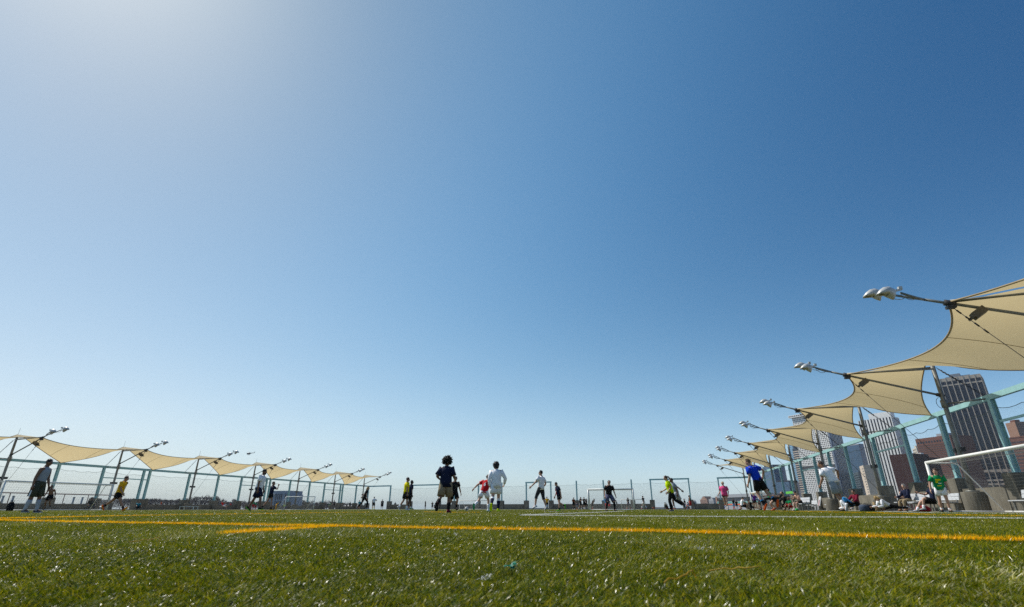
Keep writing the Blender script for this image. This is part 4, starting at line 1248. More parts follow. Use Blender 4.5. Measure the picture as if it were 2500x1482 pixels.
person("player in a red jersey with number 6 leaning as he runs past the white player", 1181, 90, 1.76, 28,
       run(lean=22, side=6, legL=(-30, 6, 26, 30), legR=(30, 4, 34, None), armL=(-16, 48, 26, 40), armR=(20, 20, 60), head=(8, -6, 0)), shirt="red", hem=-.05, fit=1.1, shorts="white", leglen=.66, loose=1.1, sock="white", sockh=.6, shoe="white", sole="green", skin="light", hair=("lightbrown", "short"), prints=(("6", .15, .13, "white", True, .015),))
person("man in a black crest shirt and black shorts running behind the man with the afro", 1107, 84, 1.76, 152,
       run(lean=8, legL=(30, 3, 48, 16), legR=(-14, 3, 26, 18), armL=(-8, 24, 12, 20), armR=(16, 10, 40), head=(-8, 14, 0)), shirt="black", fit=1.06, shorts="black", leglen=.85, loose=1.08, sock="black", sockh=.35, shoe="black", skin="tan", hair=("brown", "short"), prints=(((.06, .06), .18, 0, "olive", False, 0),))
person("boy in a white shirt and black capri trousers hopping with one arm held out", 1322, 100, 1.74, -58,
       run(lean=-2, legL=(26, 8, 20, 22), legR=(-4, 8, 14, 26), armL=(30, 26, 14, 16), armR=(-22, 20, 60, -4), head=(-6, 0, 0)), air=.03, shirt="white", fit=1.1, hem=-.06, shorts="charcoal", leglen=1.22, ankle_r=.045, loose=1.05, shoe="white", sole="lightgrey", skin="light", hair=("black", "short"))
person("player in a blue shirt, black shorts and blue socks leaning into a turn", 1864, 131, 1.82, -24,
       run(lean=16, side=-10, legL=(8, -5, 34, 34), legR=(-16, 14, 28, 30), armL=(4, 18, 38, 10), armR=(-30, 42, 78, 6), head=(-30, 6, 0)), air=.02, shirt="blue", fit=1.04, hem=-.02, shorts="black", leglen=.78, loose=1.1, sock="black", sockh=.42, socktop="sky", shoe="charcoal", sole="orange", skin="light", hair=("lightbrown", "short"), prints=(((.10, .012), .262, 0, "white", True, 0),))
person("man in a white shirt and grey shorts leaning away towards the towers", 2053, 126, 1.80, -22,
       run(lean=24, side=-11, legL=(-4, -4, 30, 34), legR=(4, 8, 8, None), armL=(20, 26, 40, 4), armR=(-34, 44, 80, 10), head=(-34, 4, 0)), shirt="white", fit=1.16, hem=-.03, shorts="grey", leglen=.92, loose=1.2, sock="white", sockh=.45, shoe="white", sole="lightgrey", skin="tan", hair=("brown", "buzz"))
person("goalkeeper in a green shirt with yellow print and white shorts inside the near white goal", 2312, 105, 1.76, -146,
       stand(lean=16, legL=(4, 3, 10, None), legR=(-8, 3, 6, None), armL=(4, 14, 14), armR=(14, 22, 16), head=(14, 8, 0)), shirt="green", fit=1.06, shorts="white", leglen=.66, loose=1.05, sock="white", sockh=.16, shoe="black", sole="black", skin="light", hair=("brown", "short"), prints=(((.10, .035), .205, 0, "lemon", False, 0), ((.05, .04), .155, 0, "lemon", False, .03), ((.06, .016), .125, 0, "white", False, -.02), ((.08, .018), .07, 0, "lemon", False, 0)))
person("man in a neon yellow shirt and long black trousers running left", 1643, 87, 1.78, -78,
       run(lean=14, legL=(16, 2, 26, None), legR=(-26, 2, 34, 30), armL=(-8, 12, 62), armR=(24, 12, 50), head=(4, 6, 0)), shirt="neon", fit=1.12, hem=-.04, shorts="black", leglen=1.93, loose=1.05, ankle_r=.045, shoe="charcoal", sole="lightgrey", skin="light", hair=("brown", "ponytail"))
person("player in grey top and pale shorts stretching an arm back behind the neon yellow shirt", 1656, 84, 1.80, -80,
       run(lean=15, legL=(34, 2, 40, None), legR=(-24, 2, 20, 20), armL=(-12, 8, 24), armR=(-44, 14, 8), head=(0, 4, 0)), Y=30.6, shirt="grey", fit=1.1, shorts="lightgrey", leglen=.92, loose=1.15, sock="white", sockh=.2, shoe="orange", sole="white", skin="brown", hair=("black", "short"))
person("woman in a pink shirt and sunglasses jogging with her blond ponytail flying", 1775, 71, 1.66, -136,
       run(lean=4, legL=(10, 2, 14, None), legR=(-8, 1, 34, 24), armL=(-10, 14, 52), armR=(-4, 18, 60), head=(-14, 0, 0)), fem=True, shirt="pink", fit=1.22, hem=-.05, shorts="black", leglen=.25, sock="white", sockh=.3, shoe="lightgrey", sole="white", skin="light", hair=("blond", "ponytail"), glasses=True, prints=(((.05, .025), .20, 0, "slate", False, .02), ((.06, .02), .12, 0, "slate", False, 0)))
person("goalkeeper in a black polo crouching before the far white goal", 1489, 74, 1.80, 168,
       stand(lean=14, legL=(34, 14, 46, None), legR=(32, 15, 44, None), armL=(14, 20, 22), armR=(16, 22, 20), head=(18, 0, 0)), shirt="black", fit=1.04, hem=-.03, shorts="slate", leglen=.96, loose=1.12, sock="black", sockh=.97, shoe="black", skin="light", hair=("brown", "ponytail"), curl=.7)
person("boy in a black and red striped jersey kicking up a bright green boot", 1366, 69, 1.74, -106,
       run(lean=12, legL=(6, 2, 4, None), legR=(-2, 3, 62, 24), armL=(-8, 16, 14), armR=(8, 14, 26), head=(0, 16, 0)), shirt="navy", fit=1.08, shorts="black", leglen=.6, sock="black", sockh=.2, shoe="limegreen", sole="limegreen", skin="light", hair=("brown", "short"), prints=(((.024, .24), .13, 0, "red", False, 0), ((.07, .03), .15, 0, "white", False, 0)))
person("player in a yellow football shirt and black shorts standing to watch at left centre", 988, 82, 1.80, 64,
       walk(lean=3, legL=(-10, 2, 24, 14), legR=(8, 2, 6, None), armL=(0, 8, 10), armR=(-4, 10, 12), head=(8, 2, 0)), shirt="lemon", fit=1.1, shorts="black", leglen=.8, loose=1.12, sock="white", sockh=.3, shoe="lightgrey", sole="white", skin="tan", hair=("brown", "short"), prints=(((.05, .016), .22, 0, "black", True, 0),))
person("player in navy standing half hidden behind the yellow football shirt", 998, 77, 1.78, 60,
       walk(legL=(14, 2, 4, None), legR=(-8, 2, 10, 8), armL=(4, 8, 10), armR=(2, 10, 10)), Y=34.0, shirt="navy", shorts="black", leglen=.8, sock="white", sockh=.2, shoe="green", skin="dark", hair=("black", "buzz"))
person("bearded man in a white shirt and navy shorts striding right with green heeled boots", 622, 104, 1.80, 86,
       walk(lean=8, legL=(-20, 2, 8, 12), legR=(24, 2, 16, None), armL=(10, 8, 8), armR=(4, 8, 6), head=(0, 6, 0)), shirt="white", fit=1.14, hem=-.06, shorts="navy", leglen=.92, loose=1.2, shoe="black", sole="limegreen", skin="brown", hair=("black", "buzz"), beard=True)
person("woman in a navy shirt and short black shorts with one hand at her face", 655, 71, 1.70, 52,
       walk(lean=2, legL=(-18, 2, 20, 20), legR=(12, 2, 10, None), armL=(2, 8, 6), armR=(60, 10, 108, -20), head=(10, 4, 0)), fem=True, shirt="navy", shorts="black", leglen=.42, sock="black", sockh=.2, shoe="charcoal", sole="yellow", skin="tan", hair=("lightbrown", "short"))
person("player in a golden yellow jersey and black shorts striding right past the near goal", 279, 86, 1.78, 84,
       walk(lean=10, legL=(-42, 2, 8, 10), legR=(34, 2, 4, -14), armL=(-36, 16, 8), armR=(24, 14, 26), head=(0, 10, 0)), shirt="yellow", fit=1.1, shorts="black", leglen=.6, loose=1.1, sock="black", sockh=.3, shoe="orange", sole="yellow", skin="tan", hair=("brown", "short"), prints=(((.05, .04), .17, 0, "white", False, 0),))
person("shirtless man in black shorts crouching behind the near goal net", 112, 54, 1.76, 160,
       stand(lean=14, side=4, legL=(38, 8, 70, None), legR=(10, 8, 40, 20), armL=(0, 18, 30), armR=(10, 18, 36), head=(-16, 6, 0)), Y=41.0, shorts="black", leglen=.7, loose=1.1, shoe="charcoal", skin="brown", hair=("brown", "short"))
person("woman all in black with sunglasses running right before the left fence corner", 887, 58, 1.68, 78,
       run(lean=16, legL=(-26, 3, 16, 22), legR=(40, 3, 48, None), armL=(-30, 26, 12), armR=(18, 24, 14), head=(0, 0, 0)), fem=True, shirt="black", hem=-.06, shorts="black", leglen=1.92, ankle_r=.033, loose=.92, shoe="charcoal", sole="white", skin="light", hair=("blond", "long"), glasses=True)

# ---- seated and lying along the city side
BG = "people resting along the city side"
person("young man in navy sitting on the turf, knees up, at the near goal post", 2288, 36, 1.76, -70, sit(lean=-8, legL=(108, 6, 96, None), legR=(92, 10, 60, None), armL=(-18, 20, 20), armR=(40, 14, 60), head=(0, 22, 0)), Y=23.6, group=BG, shirt="navy", shorts="black", leglen=.8, sock="white", sockh=.3, shoe="lightgrey", skin="light", hair=("black", "mop"))
person("grey haired man in a navy sweater sitting on a bench in beige trousers", 2226, 0, 1.76, -96, bench(lean=6, head=(-20, 4, 0)), Y=28.5, zbase=.0, group=BG, shirt="navy", sleeve=1, shorts="khaki", leglen=1.92, shoe="tanbrown", skin="light", hair=("grey", "short"))
person("woman with long dark hair in a black sweater reclining on the turf", 2200, 0, 1.68, -72, sit(lean=-24, legL=(84, 4, 12, 0), legR=(80, 6, 10, 0), armL=(-30, 14, 6), armR=(-26, 16, 10), head=(-20, -6, 0)), Y=29.0, group=BG, fem=True, shirt="black", sleeve=1, shorts="black", leglen=1.92, shoe="tanbrown", skin="light", hair=("red", "long"))
person("blond woman in a white shirt lying on her stomach reading", 2174, 0, 1.66, -84, dict(lean=-26, root=(-82, 0, 0), legL=(2, 5, 8, 60), legR=(0, 5, 4, 60), armL=(70, 10, 70), armR=(74, 10, 66), head=(0, -20, 0)), Y=27.6, group=BG, fem=True, shirt="white", sleeve=1, shorts="black", leglen=1.92, shoe="lightgrey", skin="light", hair=("blond", "long"))
person("man in a bright blue shirt sitting and bending forward over his feet", 2083, 0, 1.74, -66, sit(lean=48, legL=(118, 14, 110, None), legR=(112, 14, 104, None), armL=(30, 8, 30), armR=(34, 8, 30), head=(0, 20, 0)), Y=30.5, group=BG, shirt="sky", shorts="black", leglen=.9, shoe="charcoal", skin="tan", hair=("black", "short"))
person("man in a maroon sweater sitting by the wall beside the bright blue shirt", 2097, 0, 1.74, -100, sit(lean=4, head=(-10, 10, 0)), Y=31.8, zbase=.05, group=BG, shirt="maroon", sleeve=1, shorts="black", leglen=1.9, shoe="white", skin="tan", hair=("black", "short"))
person("shirtless man in black shorts sitting on a white bench", 1958, 0, 1.76, -100, bench(lean=22, armL=(50, 6, 100, -20), armR=(60, 8, 70), head=(0, 18, 0)), Y=38.5, group=BG, shorts="black", leglen=.7, sock="white", sockh=.2, shoe="white", skin="light", hair=("black", "short"))
person("woman in black with a straw hat kneeling on the turf", 1921, 0, 1.68, -120, dict(lean=8, legL=(70, 6, 150, 40), legR=(70, 6, 150, 40), armL=(60, 10, 110, -10), armR=(40, 10, 60), head=(0, 4, 0)), Y=41.0, group=BG, fem=True, shirt="black", sleeve=1, shorts="black", leglen=1.9, shoe="black", skin="light", hair=("lightbrown", "hat"))
person("child in a green shirt and red shorts sitting on the turf beside the straw hat", 1933, 0, 1.45, -110, sit(lean=14), Y=40.5, group=BG, shirt="green", shorts="red", leglen=.8, shoe="charcoal", skin="brown", hair=("black", "short"))
person("person in grey lying on the turf with bare knees raised beside the blue player", 1897, 0, 1.76, -88, sit(lean=-62, legL=(60, 6, 90, None), legR=(48, 6, 74, None), armL=(10, 20, 30), armR=(10, 20, 30)), Y=37.5, group=BG, shirt="charcoal", shorts="black", leglen=.6, shoe="orange", skin="light", hair=("brown", "short"))
person("man in a white shirt sitting on the turf left of the small goal", 1813, 0, 1.76, 96, sit(lean=12, legL=(84, 6, 30, 0), legR=(96, 8, 60, None), armL=(60, 10, 4), armR=(62, 10, 6), head=(0, 6, 0)), Y=52, group=BG, shirt="white", shorts="black", leglen=.8, shoe="black", skin="light", hair=("black", "short"))
person("shirtless person sitting on the turf right behind the white shirt", 1823, 0, 1.72, -84, sit(lean=18), Y=52.5, group=BG, shorts="maroon", leglen=.7, shoe="maroon", skin="light", hair=("brown", "short"))
person("person with bare legs stretched out inside the small goal", 1836, 0, 1.72, 100, sit(lean=-20, legL=(86, 4, 10, 0), legR=(84, 6, 14, 0)), Y=56, group=BG, shirt="black", shorts="black", leglen=.5, shoe="charcoal", skin="light", hair=("black", "short"))
person("blond woman in a purple top kneeling behind the small goal with an arm up", 1846, 0, 1.66, -150, stand(lean=4, legL=(30, 4, 60, None), legR=(10, 4, 40, 20), armL=(30, 20, 60), armR=(150, 20, 30)), Y=60, group=BG, fem=True, shirt="purple", shorts="black", leglen=.7, shoe="charcoal", skin="light", hair=("blond", "long"))
person("person in a light blue shirt bending at the small goal post", 1857, 0, 1.70, -60, stand(lean=40, legL=(10, 4, 20, None), legR=(0, 4, 10, None)), Y=61, group=BG, shirt="sky", shorts="charcoal", leglen=.8, shoe="charcoal", skin="light", hair=("brown", "short"))
person("person in a green shirt leaning on a drum behind the blue player's legs", 1885, 0, 1.72, -80, bench(lean=0), Y=47, zbase=.42, group=BG, shirt="green", shorts="black", leglen=1.9, shoe="charcoal", skin="brown", hair=("black", "short"))
person("child in black shirt and blue shorts standing at the far right wall", 1793, 26, 1.62, 150, stand(), group=BG, shirt="black", shorts="sky", leglen=.9, sock="red", sockh=.8, shoe="charcoal", skin="brown", hair=("black", "short"))
person("child in black with white socks standing beside the blue shorts", 1800, 23, 1.55, 200, stand(armL=(40, 10, 80), armR=(40, 10, 80)), group=BG, shirt="black", shorts="black", leglen=.7, sock="white", sockh=.85, shoe="charcoal", skin="tan", hair=("brown", "short"))
person("child in navy with bright blue socks walking behind the woman in pink", 1773, 24, 1.58, 100, walk(), group=BG, shirt="navy", shorts="navy", leglen=.8, sock="blue", sockh=.95, shoe="blue", skin="brown", hair=("black", "short"))
person("person in a dark blue jacket cut by the right edge of the photo", 2503, 0, 1.72, -90, bench(lean=14), Y=24.8, group=BG, shirt="navy", sleeve=1, shorts="black", leglen=1.9, shoe="charcoal", skin="light", hair=("black", "short"))

# ---- small figures in the distance
FAR = "distant players and bystanders"
KID = dict(group=FAR)
def far(label, px, s, H, face, pose, skin="tan", hair=("black", "short"), **k):
    person(label, px, s, H, face, pose, group=FAR, skin=skin, hair=hair, **k)
far("player in yellow shirt and black trousers, hands on hips by the far fence", 1336, 31, 1.76, 200, stand(armL=(0, 40, 70, -40), armR=(0, 40, 70, -40)), shirt="yellow", shorts="black", leglen=1.9, shoe="black")
far("boy in a black bib with an orange number standing left of the group of three", 1401, 29, 1.66, 170, run(lean=4, legL=(8, 3, 20, None), legR=(0, 3, 10, None)), shirt="black", shorts="black", leglen=.8, sock="black", sockh=.8, shoe="white", skin="tan", prints=(((.06, .08), .15, 0, "orange", False, 0),))
far("small child in grey standing before the far pier block", 1409, 17, 1.05, 160, stand(), shirt="slate", shorts="lightgrey", leglen=.9, shoe="orange", skin="light")
far("boy with bare arms and white trim running in the group by the far fence", 1418, 30, 1.70, 140, run(lean=6, legL=(16, 3, 30, None), legR=(-4, 3, 30, 20)), shirt="black", shorts="black", leglen=.9, stripe="white", shoe="white", skin="light")
far("boy in a black jersey with white number in the middle of the far group", 1427, 30, 1.72, 175, run(lean=4, legL=(10, 3, 20, None), legR=(0, 3, 16, 10)), shirt="black", shorts="black", leglen=.8, sock="white", sockh=.4, shoe="charcoal", skin="tan", prints=(((.06, .07), .15, 0, "white", False, 0),))
far("boy in black half hidden at the right of the far group", 1432, 26, 1.55, 120, run(lean=8), shirt="black", shorts="black", leglen=.8, shoe="white", skin="brown")
far("player in a black top bending at the left post of the far goal", 1447, 26, 1.72, 60, stand(lean=38, legL=(12, 3, 20, None)), shirt="black", shorts="black", leglen=.9, shoe="red", skin="tan")
far("child in a pale blue shirt and red shorts reaching out behind the crouching goalkeeper", 1480, 28, 1.6, -90, stand(lean=4, armL=(80, 10, 6), armR=(70, 10, 10)), shirt="sky", sleeve=1, shorts="red", leglen=1.9, shoe="red", skin="light")
far("boy with a ball shaped backpack in grey behind the far goal net", 1488, 24, 1.6, 30, stand(), shirt="charcoal", shorts="red", leglen=.8, shoe="charcoal", skin="brown")
far("boy in olive stepping out right of the crouching goalkeeper", 1507, 22, 1.55, -60, walk(lean=12), shirt="olive", shorts="darkgrey", leglen=.9, sock="white", sockh=.4, shoe="white", skin="light", hair=("brown", "short"))
far("woman in grey with brown hair at the right post of the far goal", 1535, 29, 1.70, -20, walk(lean=6), fem=True, shirt="charcoal", shorts="slate", leglen=.9, shoe="red", skin="light", hair=("brown", "long"))
far("player in a black shirt with number 8 and white shorts right of the far goal", 1573, 33, 1.76, -40, walk(lean=6), shirt="black", shorts="white", leglen=.7, sock="white", sockh=.7, shoe="red", skin="light", prints=(("8", .15, .13, "white", True, .0),))
far("bystander sitting in a dark coat at the far opening", 1624, 0, 1.7, 90, sit(), Y=92, shirt="olive", sleeve=1, shorts="black", leglen=1.9, shoe="black")
far("bystander standing in dark clothes beside the seated dark coat", 1629, 14, 1.1, 180, stand(), shirt="charcoal", shorts="charcoal", leglen=1.9, shoe="black", skin="light")
far("person in a pink shirt sitting behind the neon yellow player", 1639, 0, 1.7, 120, sit(), Y=84, shirt="pink", shorts="navy", leglen=1.9, shoe="black", skin="light")
far("red haired child in black shirt and red shorts by the right fence frame", 1674, 26, 1.6, -70, run(lean=6, legL=(10, 3, 12, None), legR=(-20, 3, 40, 20)), fem=True, shirt="black", shorts="red", leglen=.8, sock="white", sockh=.8, shoe="black", skin="light", hair=("red", "ponytail"))
far("tall player in a black vest and red shorts before the right fence frame", 1687, 35, 1.80, -70, stand(lean=2), shirt="black", sleeve=0, shorts="red", leglen=.9, loose=1.15, sock="white", sockh=.8, shoe="red", skin="tan")
far("child in a black and yellow shirt behind the tall red shorts", 1697, 20, 1.4, -60, stand(), shirt="black", shorts="black", leglen=.8, shoe="orange", skin="tan", prints=(((.08, .08), .15, 0, "yellow", True, 0),))
far("person in grey sitting between the two red shorts", 1680, 0, 1.7, 150, sit(), Y=85, shirt="grey", shorts="slate", leglen=1.9, shoe="charcoal")
far("player in dark shorts sitting low at far centre left", 1062, 0, 1.6, 170, sit(lean=14), Y=92, shirt="grey", shorts="darkgrey", leglen=.9, shoe="charcoal")
far("slim person in black standing alone at far centre left", 1038, 20, 1.72, -80, stand(), shirt="black", shorts="black", leglen=.9, shoe="charcoal", skin="light")
far("person with crossed arms standing at far centre left", 1055, 18, 1.70, 175, stand(armL=(30, 8, 90, -40), armR=(30, 8, 90, -40)), shirt="black", shorts="charcoal", leglen=1.0, shoe="charcoal")
far("player in an orange bib behind the man with the afro", 1069, 22, 1.74, 170, stand(), shirt="orange", sleeve=0, fit=1.2, shorts="black", leglen=.9, sock="maroon", sockh=.8, shoe="red")
far("person in black standing alone before the far wall right of the white player", 1219, 15, 1.66, 180, stand(), shirt="black", shorts="charcoal", leglen=.9, shoe="charcoal", skin="light")
far("boy in a dark shirt jogging left of the player in yellow", 964, 17, 1.62, 170, run(lean=4), shirt="black", shorts="black", leglen=.8, sock="neon", sockh=.7, shoe="charcoal")
far("person in black half hidden by the legs of the yellow player", 979, 18, 1.66, 120, stand(), shirt="charcoal", shorts="black", leglen=.9, shoe="green", skin="light")
far("person in navy bending right of the yellow player's legs", 996, 0, 1.6, 90, stand(lean=30), Y=100, shirt="navy", shorts="black", leglen=.9, shoe="charcoal")
far("player in black holding arms down before the fence corner", 932, 24, 1.72, 178, stand(legL=(3, 6, 3, None), legR=(2, 6, 3, None)), shirt="charcoal", shorts="black", leglen=1.0, loose=1.2, sock="white", sockh=.2, shoe="white", prints=(((.11, .05), .17, 0, "grey", False, 0),))
far("boy in white shirt with hands on hips standing by the left fence corner", 911, 31, 1.76, 150, stand(lean=0, armL=(0, 50, 80, -40)), shirt="white", shorts="black", leglen=.95, sock="yellow", sockh=.7, shoe="neon", skin="brown")
far("bystander in a grey blue top behind the running woman in black", 876, 22, 1.72, 170, stand(), shirt="teal", shorts="black", leglen=1.0, shoe="charcoal")
for q, (px, s, lab, sh, so) in enumerate(((853, 18, "player in a dark bib standing tallest in the cluster left of the running woman", "black", "black"), (846, 14, "player in black crouched at the left of that cluster", "navy", "black"), (861, 13, "player with white sleeves at the right of that cluster", "navy", "navy"),
        (837, 12, "child in navy bending before the double fence post", "navy", "navy"), (840, 11, "child in grey close behind the navy child at the double post", "grey", "black"), (823, 12, "child in pale grey standing before the double fence post", "lightgrey", "charcoal"), (783, 11, "child in dark clothes with bent head before a pier block", "navy", "black"))):
    far(lab, px, s, 1.3 if s < 15 else 1.7, 150 + 20 * q, stand(lean=6 + 4 * (q % 3)), shirt=sh, shorts=so, leglen=.9, shoe="charcoal")
far("player in a black shirt with a white bib standing by the sixth mast", 814, 22, 1.72, 175, stand(), shirt="black", shorts="black", leglen=.95, sock="lightgrey", sockh=.6, shoe="charcoal", prints=(((.04, .05), .17, 0, "white", False, 0),))
far("boy in a green and black bib beside the sixth mast", 802, 13, 1.4, 160, stand(lean=12), shirt="green", shorts="black", leglen=.9, shoe="charcoal")
far("child with orange hair and a green bib left of the sixth mast", 806, 17, 1.5, 140, stand(), shirt="green", shorts="black", leglen=.9, shoe="charcoal", hair=("red", "short"))
far("man in a white shirt and black shorts standing behind the left white goal", 748, 23, 1.78, 195, stand(lean=8), shirt="white", shorts="black", leglen=.95, shoe="charcoal", skin="brown")
far("toddler in white at the right post of the left white goal", 768, 8, .9, 180, stand(), shirt="white", shorts="lightgrey", leglen=.8, shoe="white", skin="light", hair=("blond", "short"))
far("shirtless man in pale shorts standing inside the left white goal", 706, 12, 1.3, 150, stand(lean=4), shorts="lightgrey", leglen=.9, shoe="charcoal", skin="light", hair=("red", "short"))
far("child in yellow green sitting at the near post of the left white goal", 692, 0, 1.3, 120, sit(lean=14), Y=80, shirt="neon", shorts="purple", leglen=1.9, shoe="charcoal", hair=("lightbrown", "short"))
far("child in yellow bending at the net of the left white goal", 673, 0, 1.2, 60, stand(lean=40), Y=82, shirt="yellow", shorts="yellow", leglen=1.9, shoe="charcoal", hair=("blond", "short"))
far("bystander in navy standing behind the woman with her hand at her face", 657, 11, 1.3, 190, stand(), shirt="navy", shorts="navy", leglen=1.9, shoe="charcoal")
far("child in a green bib by the woman with her hand at her face", 652, 12, 1.3, 170, stand(), shirt="green", shorts="orange", leglen=.9, shoe="charcoal")
far("boy in a green bib and red shorts behind the bearded man's front knee", 617, 21, 1.66, 180, stand(), shirt="green", shorts="red", leglen=1.0, loose=1.2, sock="red", sockh=.8, shoe="charcoal", skin="brown")
far("boy in a dark green bib and red shorts beside the other green bib", 623, 18, 1.5, 200, stand(), shirt="green", shorts="red", leglen=1.0, loose=1.2, sock="red", sockh=.8, shoe="charcoal", skin="dark", fit=1.1)
far("child all in red standing before the low wall between two pier blocks", 561, 16, 1.2, 170, stand(), shirt="red", shorts="red", leglen=1.9, shoe="charcoal")
far("child in red and white lying on the turf before the low wall", 544, 0, 1.4, 92, sit(lean=-40, legL=(70, 6, 60, None), legR=(84, 6, 20, 0)), Y=72, shirt="red", shorts="white", leglen=.8, shoe="black", skin="light")
far("child in red carrying a black backpack before the pier block", 520, 16, 1.2, 100, stand(lean=20), shirt="red", shorts="maroon", leglen=1.2, shoe="charcoal")
far("woman in purple and orange standing against the low wall", 390, 21, 1.25, 60, walk(lean=2), fem=True, shirt="orange", shorts="purple", leglen=1.9, shoe="purple", skin="brown", hair=("brown", "long"))
far("person in a teal shirt sitting with folded arms at the wide pier block", 334, 0, 1.25, 130, sit(lean=6), Y=52, shirt="teal", shorts="black", leglen=1.9, shoe="black")
far("person in black sitting under the pier block behind the goal", 215, 0, 1.7, 120, sit(lean=14), Y=48, shirt="black", shorts="charcoal", leglen=1.9, shoe="black", skin="brown")

# grow every body at once
tmp = []
for spec in PEOPLE:
    V, Ed, Rad = skin_skeleton(spec["J"], spec["H"], spec.get("fem", False))
    me = bpy.data.meshes.new("skeleton"); me.from_pydata(V, Ed, [])
    o = bpy.data.objects.new("skeleton", me); COL.objects.link(o)
    o.modifiers.new("grow", 'SKIN')
    sv = me.skin_vertices[0].data
    for i, r in enumerate(Rad): sv[i].radius = (r, r); sv[i].use_root = (i == 0)
    md = o.modifiers.new("round", 'SUBSURF'); md.levels = 1; md.render_levels = 1
    tmp.append(o)
dg = bpy.context.evaluated_depsgraph_get(); dg.update()
for o, spec in zip(tmp, PEOPLE):
    spec["skinmesh"] = bpy.data.meshes.new_from_object(o.evaluated_get(dg))
for o in tmp:
    me = o.data; bpy.data.objects.remove(o); bpy.data.meshes.remove(me)
for i, spec in enumerate(PEOPLE): build_person(i, spec)
# ------------------------------------------------------------------ the city across the river
def top_corner(px, py, z):
    r = ray(px, py); k = (z - CAM_H) / r.z
    return Vector((r.x * k, r.y * k, 0))
M_GLASS_N = mat("navy_window_glass", (0.014, 0.019, 0.036), .2, .3, var=.35, scale=.12)
M_GLASS_B = mat("blue_window_glass", (0.03, 0.085, 0.17), .15, .6, var=.25, scale=.1)
M_STONE = mat("beige_stone", (0.52, 0.43, 0.34), .8, .2, var=.08, scale=.2)
M_WSTONE = mat("white_stone", (0.82, 0.80, 0.76), .75, .2, var=.06, scale=.3)
M_BRICK = mat("red_brown_brick", (0.155, 0.072, 0.055), .85, .15, var=.1, scale=.3)
M_DBRICK = mat("dark_maroon_brick", (0.055, 0.022, 0.021), .85, .15, var=.1, scale=.3)
M_TBRICK = mat("tan_brick", (0.30, 0.18, 0.13), .85, .15, var=.1, scale=.3)
M_ROOFG = mat("roof_grey", (0.30, 0.31, 0.33), .7, .2)
GZ = -1.2
class Tower:
    """box tower from the picture positions of its roof corners; local x runs along the main face, y into the block"""
    def __init__(self, name, label, TL, TC, Y, depth=None, TR=None, cat="building", gz=GZ):
        r = ray(*TC); k = Y / r.y; self.z = CAM_H + r.z * k; C_ = Vector((r.x * k, Y, 0)); L_ = top_corner(TL[0], TL[1], self.z)
        ex = C_ - L_; self.w = ex.length; ex /= self.w
        self.h = self.z - gz
        if TR is not None:
            q = top_corner(TR[0], TR[1], self.z); n = Vector((-ex.y, ex.x, 0)); depth = max(8, (q - C_).dot(n))
        self.d = depth or self.w * .8
        self.root = thing(name, label, cat, (L_.x, L_.y, gz), math.atan2(ex.y, ex.x), "buildings across the river")
    def box(self, name, m, x0, x1, y0, y1, z0, z1, parent=None, kind=None):
        mb = MB(); mb.box(((x0 + x1) / 2, (y0 + y1) / 2, (z0 + z1) / 2), (x1 - x0, y1 - y0, z1 - z0)); o = mb.build(name, m, parent or self.root)
        if kind: o["kind"] = kind
        return o
    def many(self, name, m, boxes, kind="stuff", parent=None):
        mb = MB()
        for x0, x1, y0, y1, z0, z1 in boxes: mb.box(((x0 + x1) / 2, (y0 + y1) / 2, (z0 + z1) / 2), (x1 - x0, y1 - y0, z1 - z0))
        o = mb.build(name, m, parent or self.root)
        if kind: o["kind"] = kind
        return o

# dark glass tower with beige fins (near right)
T = Tower("office_tower", "tall dark glass tower with beige vertical fins behind the near goal", (2293, 925.5), (2392, 912), 860, depth=45)
w_, h_, d_ = T.w, T.h, T.d; nb = 7; bw = w_ / nb
T.box("core", M_GLASS_N, .4, w_ - .4, .8, d_ - .4, 0, h_ - 2)
pod = h_ * .275; top0 = h_ * .945
for k in range(nb + 1):
    x = k * bw; fw = 1.25
    T.box("fin", M_STONE, max(0, x - fw / 2), min(w_, x + fw / 2), -.4, 1.0, 0, h_)
for z0, z1 in ((h_ * .972, h_), (top0 - 2.2, top0), (pod - 3.2, pod + .8)): T.box("spandrel", M_STONE, .2, w_ - .2, 0, .9, z0, z1)
for k in range(nb):
    x0, x1 = k * bw + .66, (k + 1) * bw - .66
    T.box("window_strip", M_GLASS_N, x0, x1, .45, .75, pod + .9, top0 - 2.3)
    T.box("window", M_GLASS_N, x0, x1, .4, .75, top0 + .1, h_ * .972 - .1)
    T.box("window", M_GLASS_N, x0, x1, .4, .75, pod - 10.5, pod - 3.3)
fl = []
for k in range(nb):
    x0, x1 = k * bw + .66, (k + 1) * bw - .66; z = pod + 3
    while z < top0 - 4: fl.append((x0, x1, .36, .5, z, z + .55)); z += 3.7
T.many("floor_line", mat("dark_spandrel", (.035, .04, .055), .4, .4), fl)
zz = 0.0; rows = 8; rh = (pod - 11) / rows
for j in range(rows):
    z0 = j * rh
    T.box("spandrel", M_STONE, .2, w_ - .2, .1, .8, z0, z0 + rh * .45)
    for k in range(nb):
        T.box("window", M_GLASS_N, k * bw + .66, (k + 1) * bw - .66, .3, .75, z0 + rh * .46, z0 + rh * .99)
for q in range(6): T.box("side_fin", M_STONE, w_ - .5, w_ + .3, 3 + q * (d_ - 5) / 5, 4.2 + q * (d_ - 5) / 5, 0, h_ - .4)
T.box("roof_plant", M_ROOFG, w_ * .28, w_ * .52, 8, 20, h_, h_ + 7); T.box("roof_plant", M_ROOFG, w_ * .14, w_ * .75, 10, 26, h_, h_ + 3)

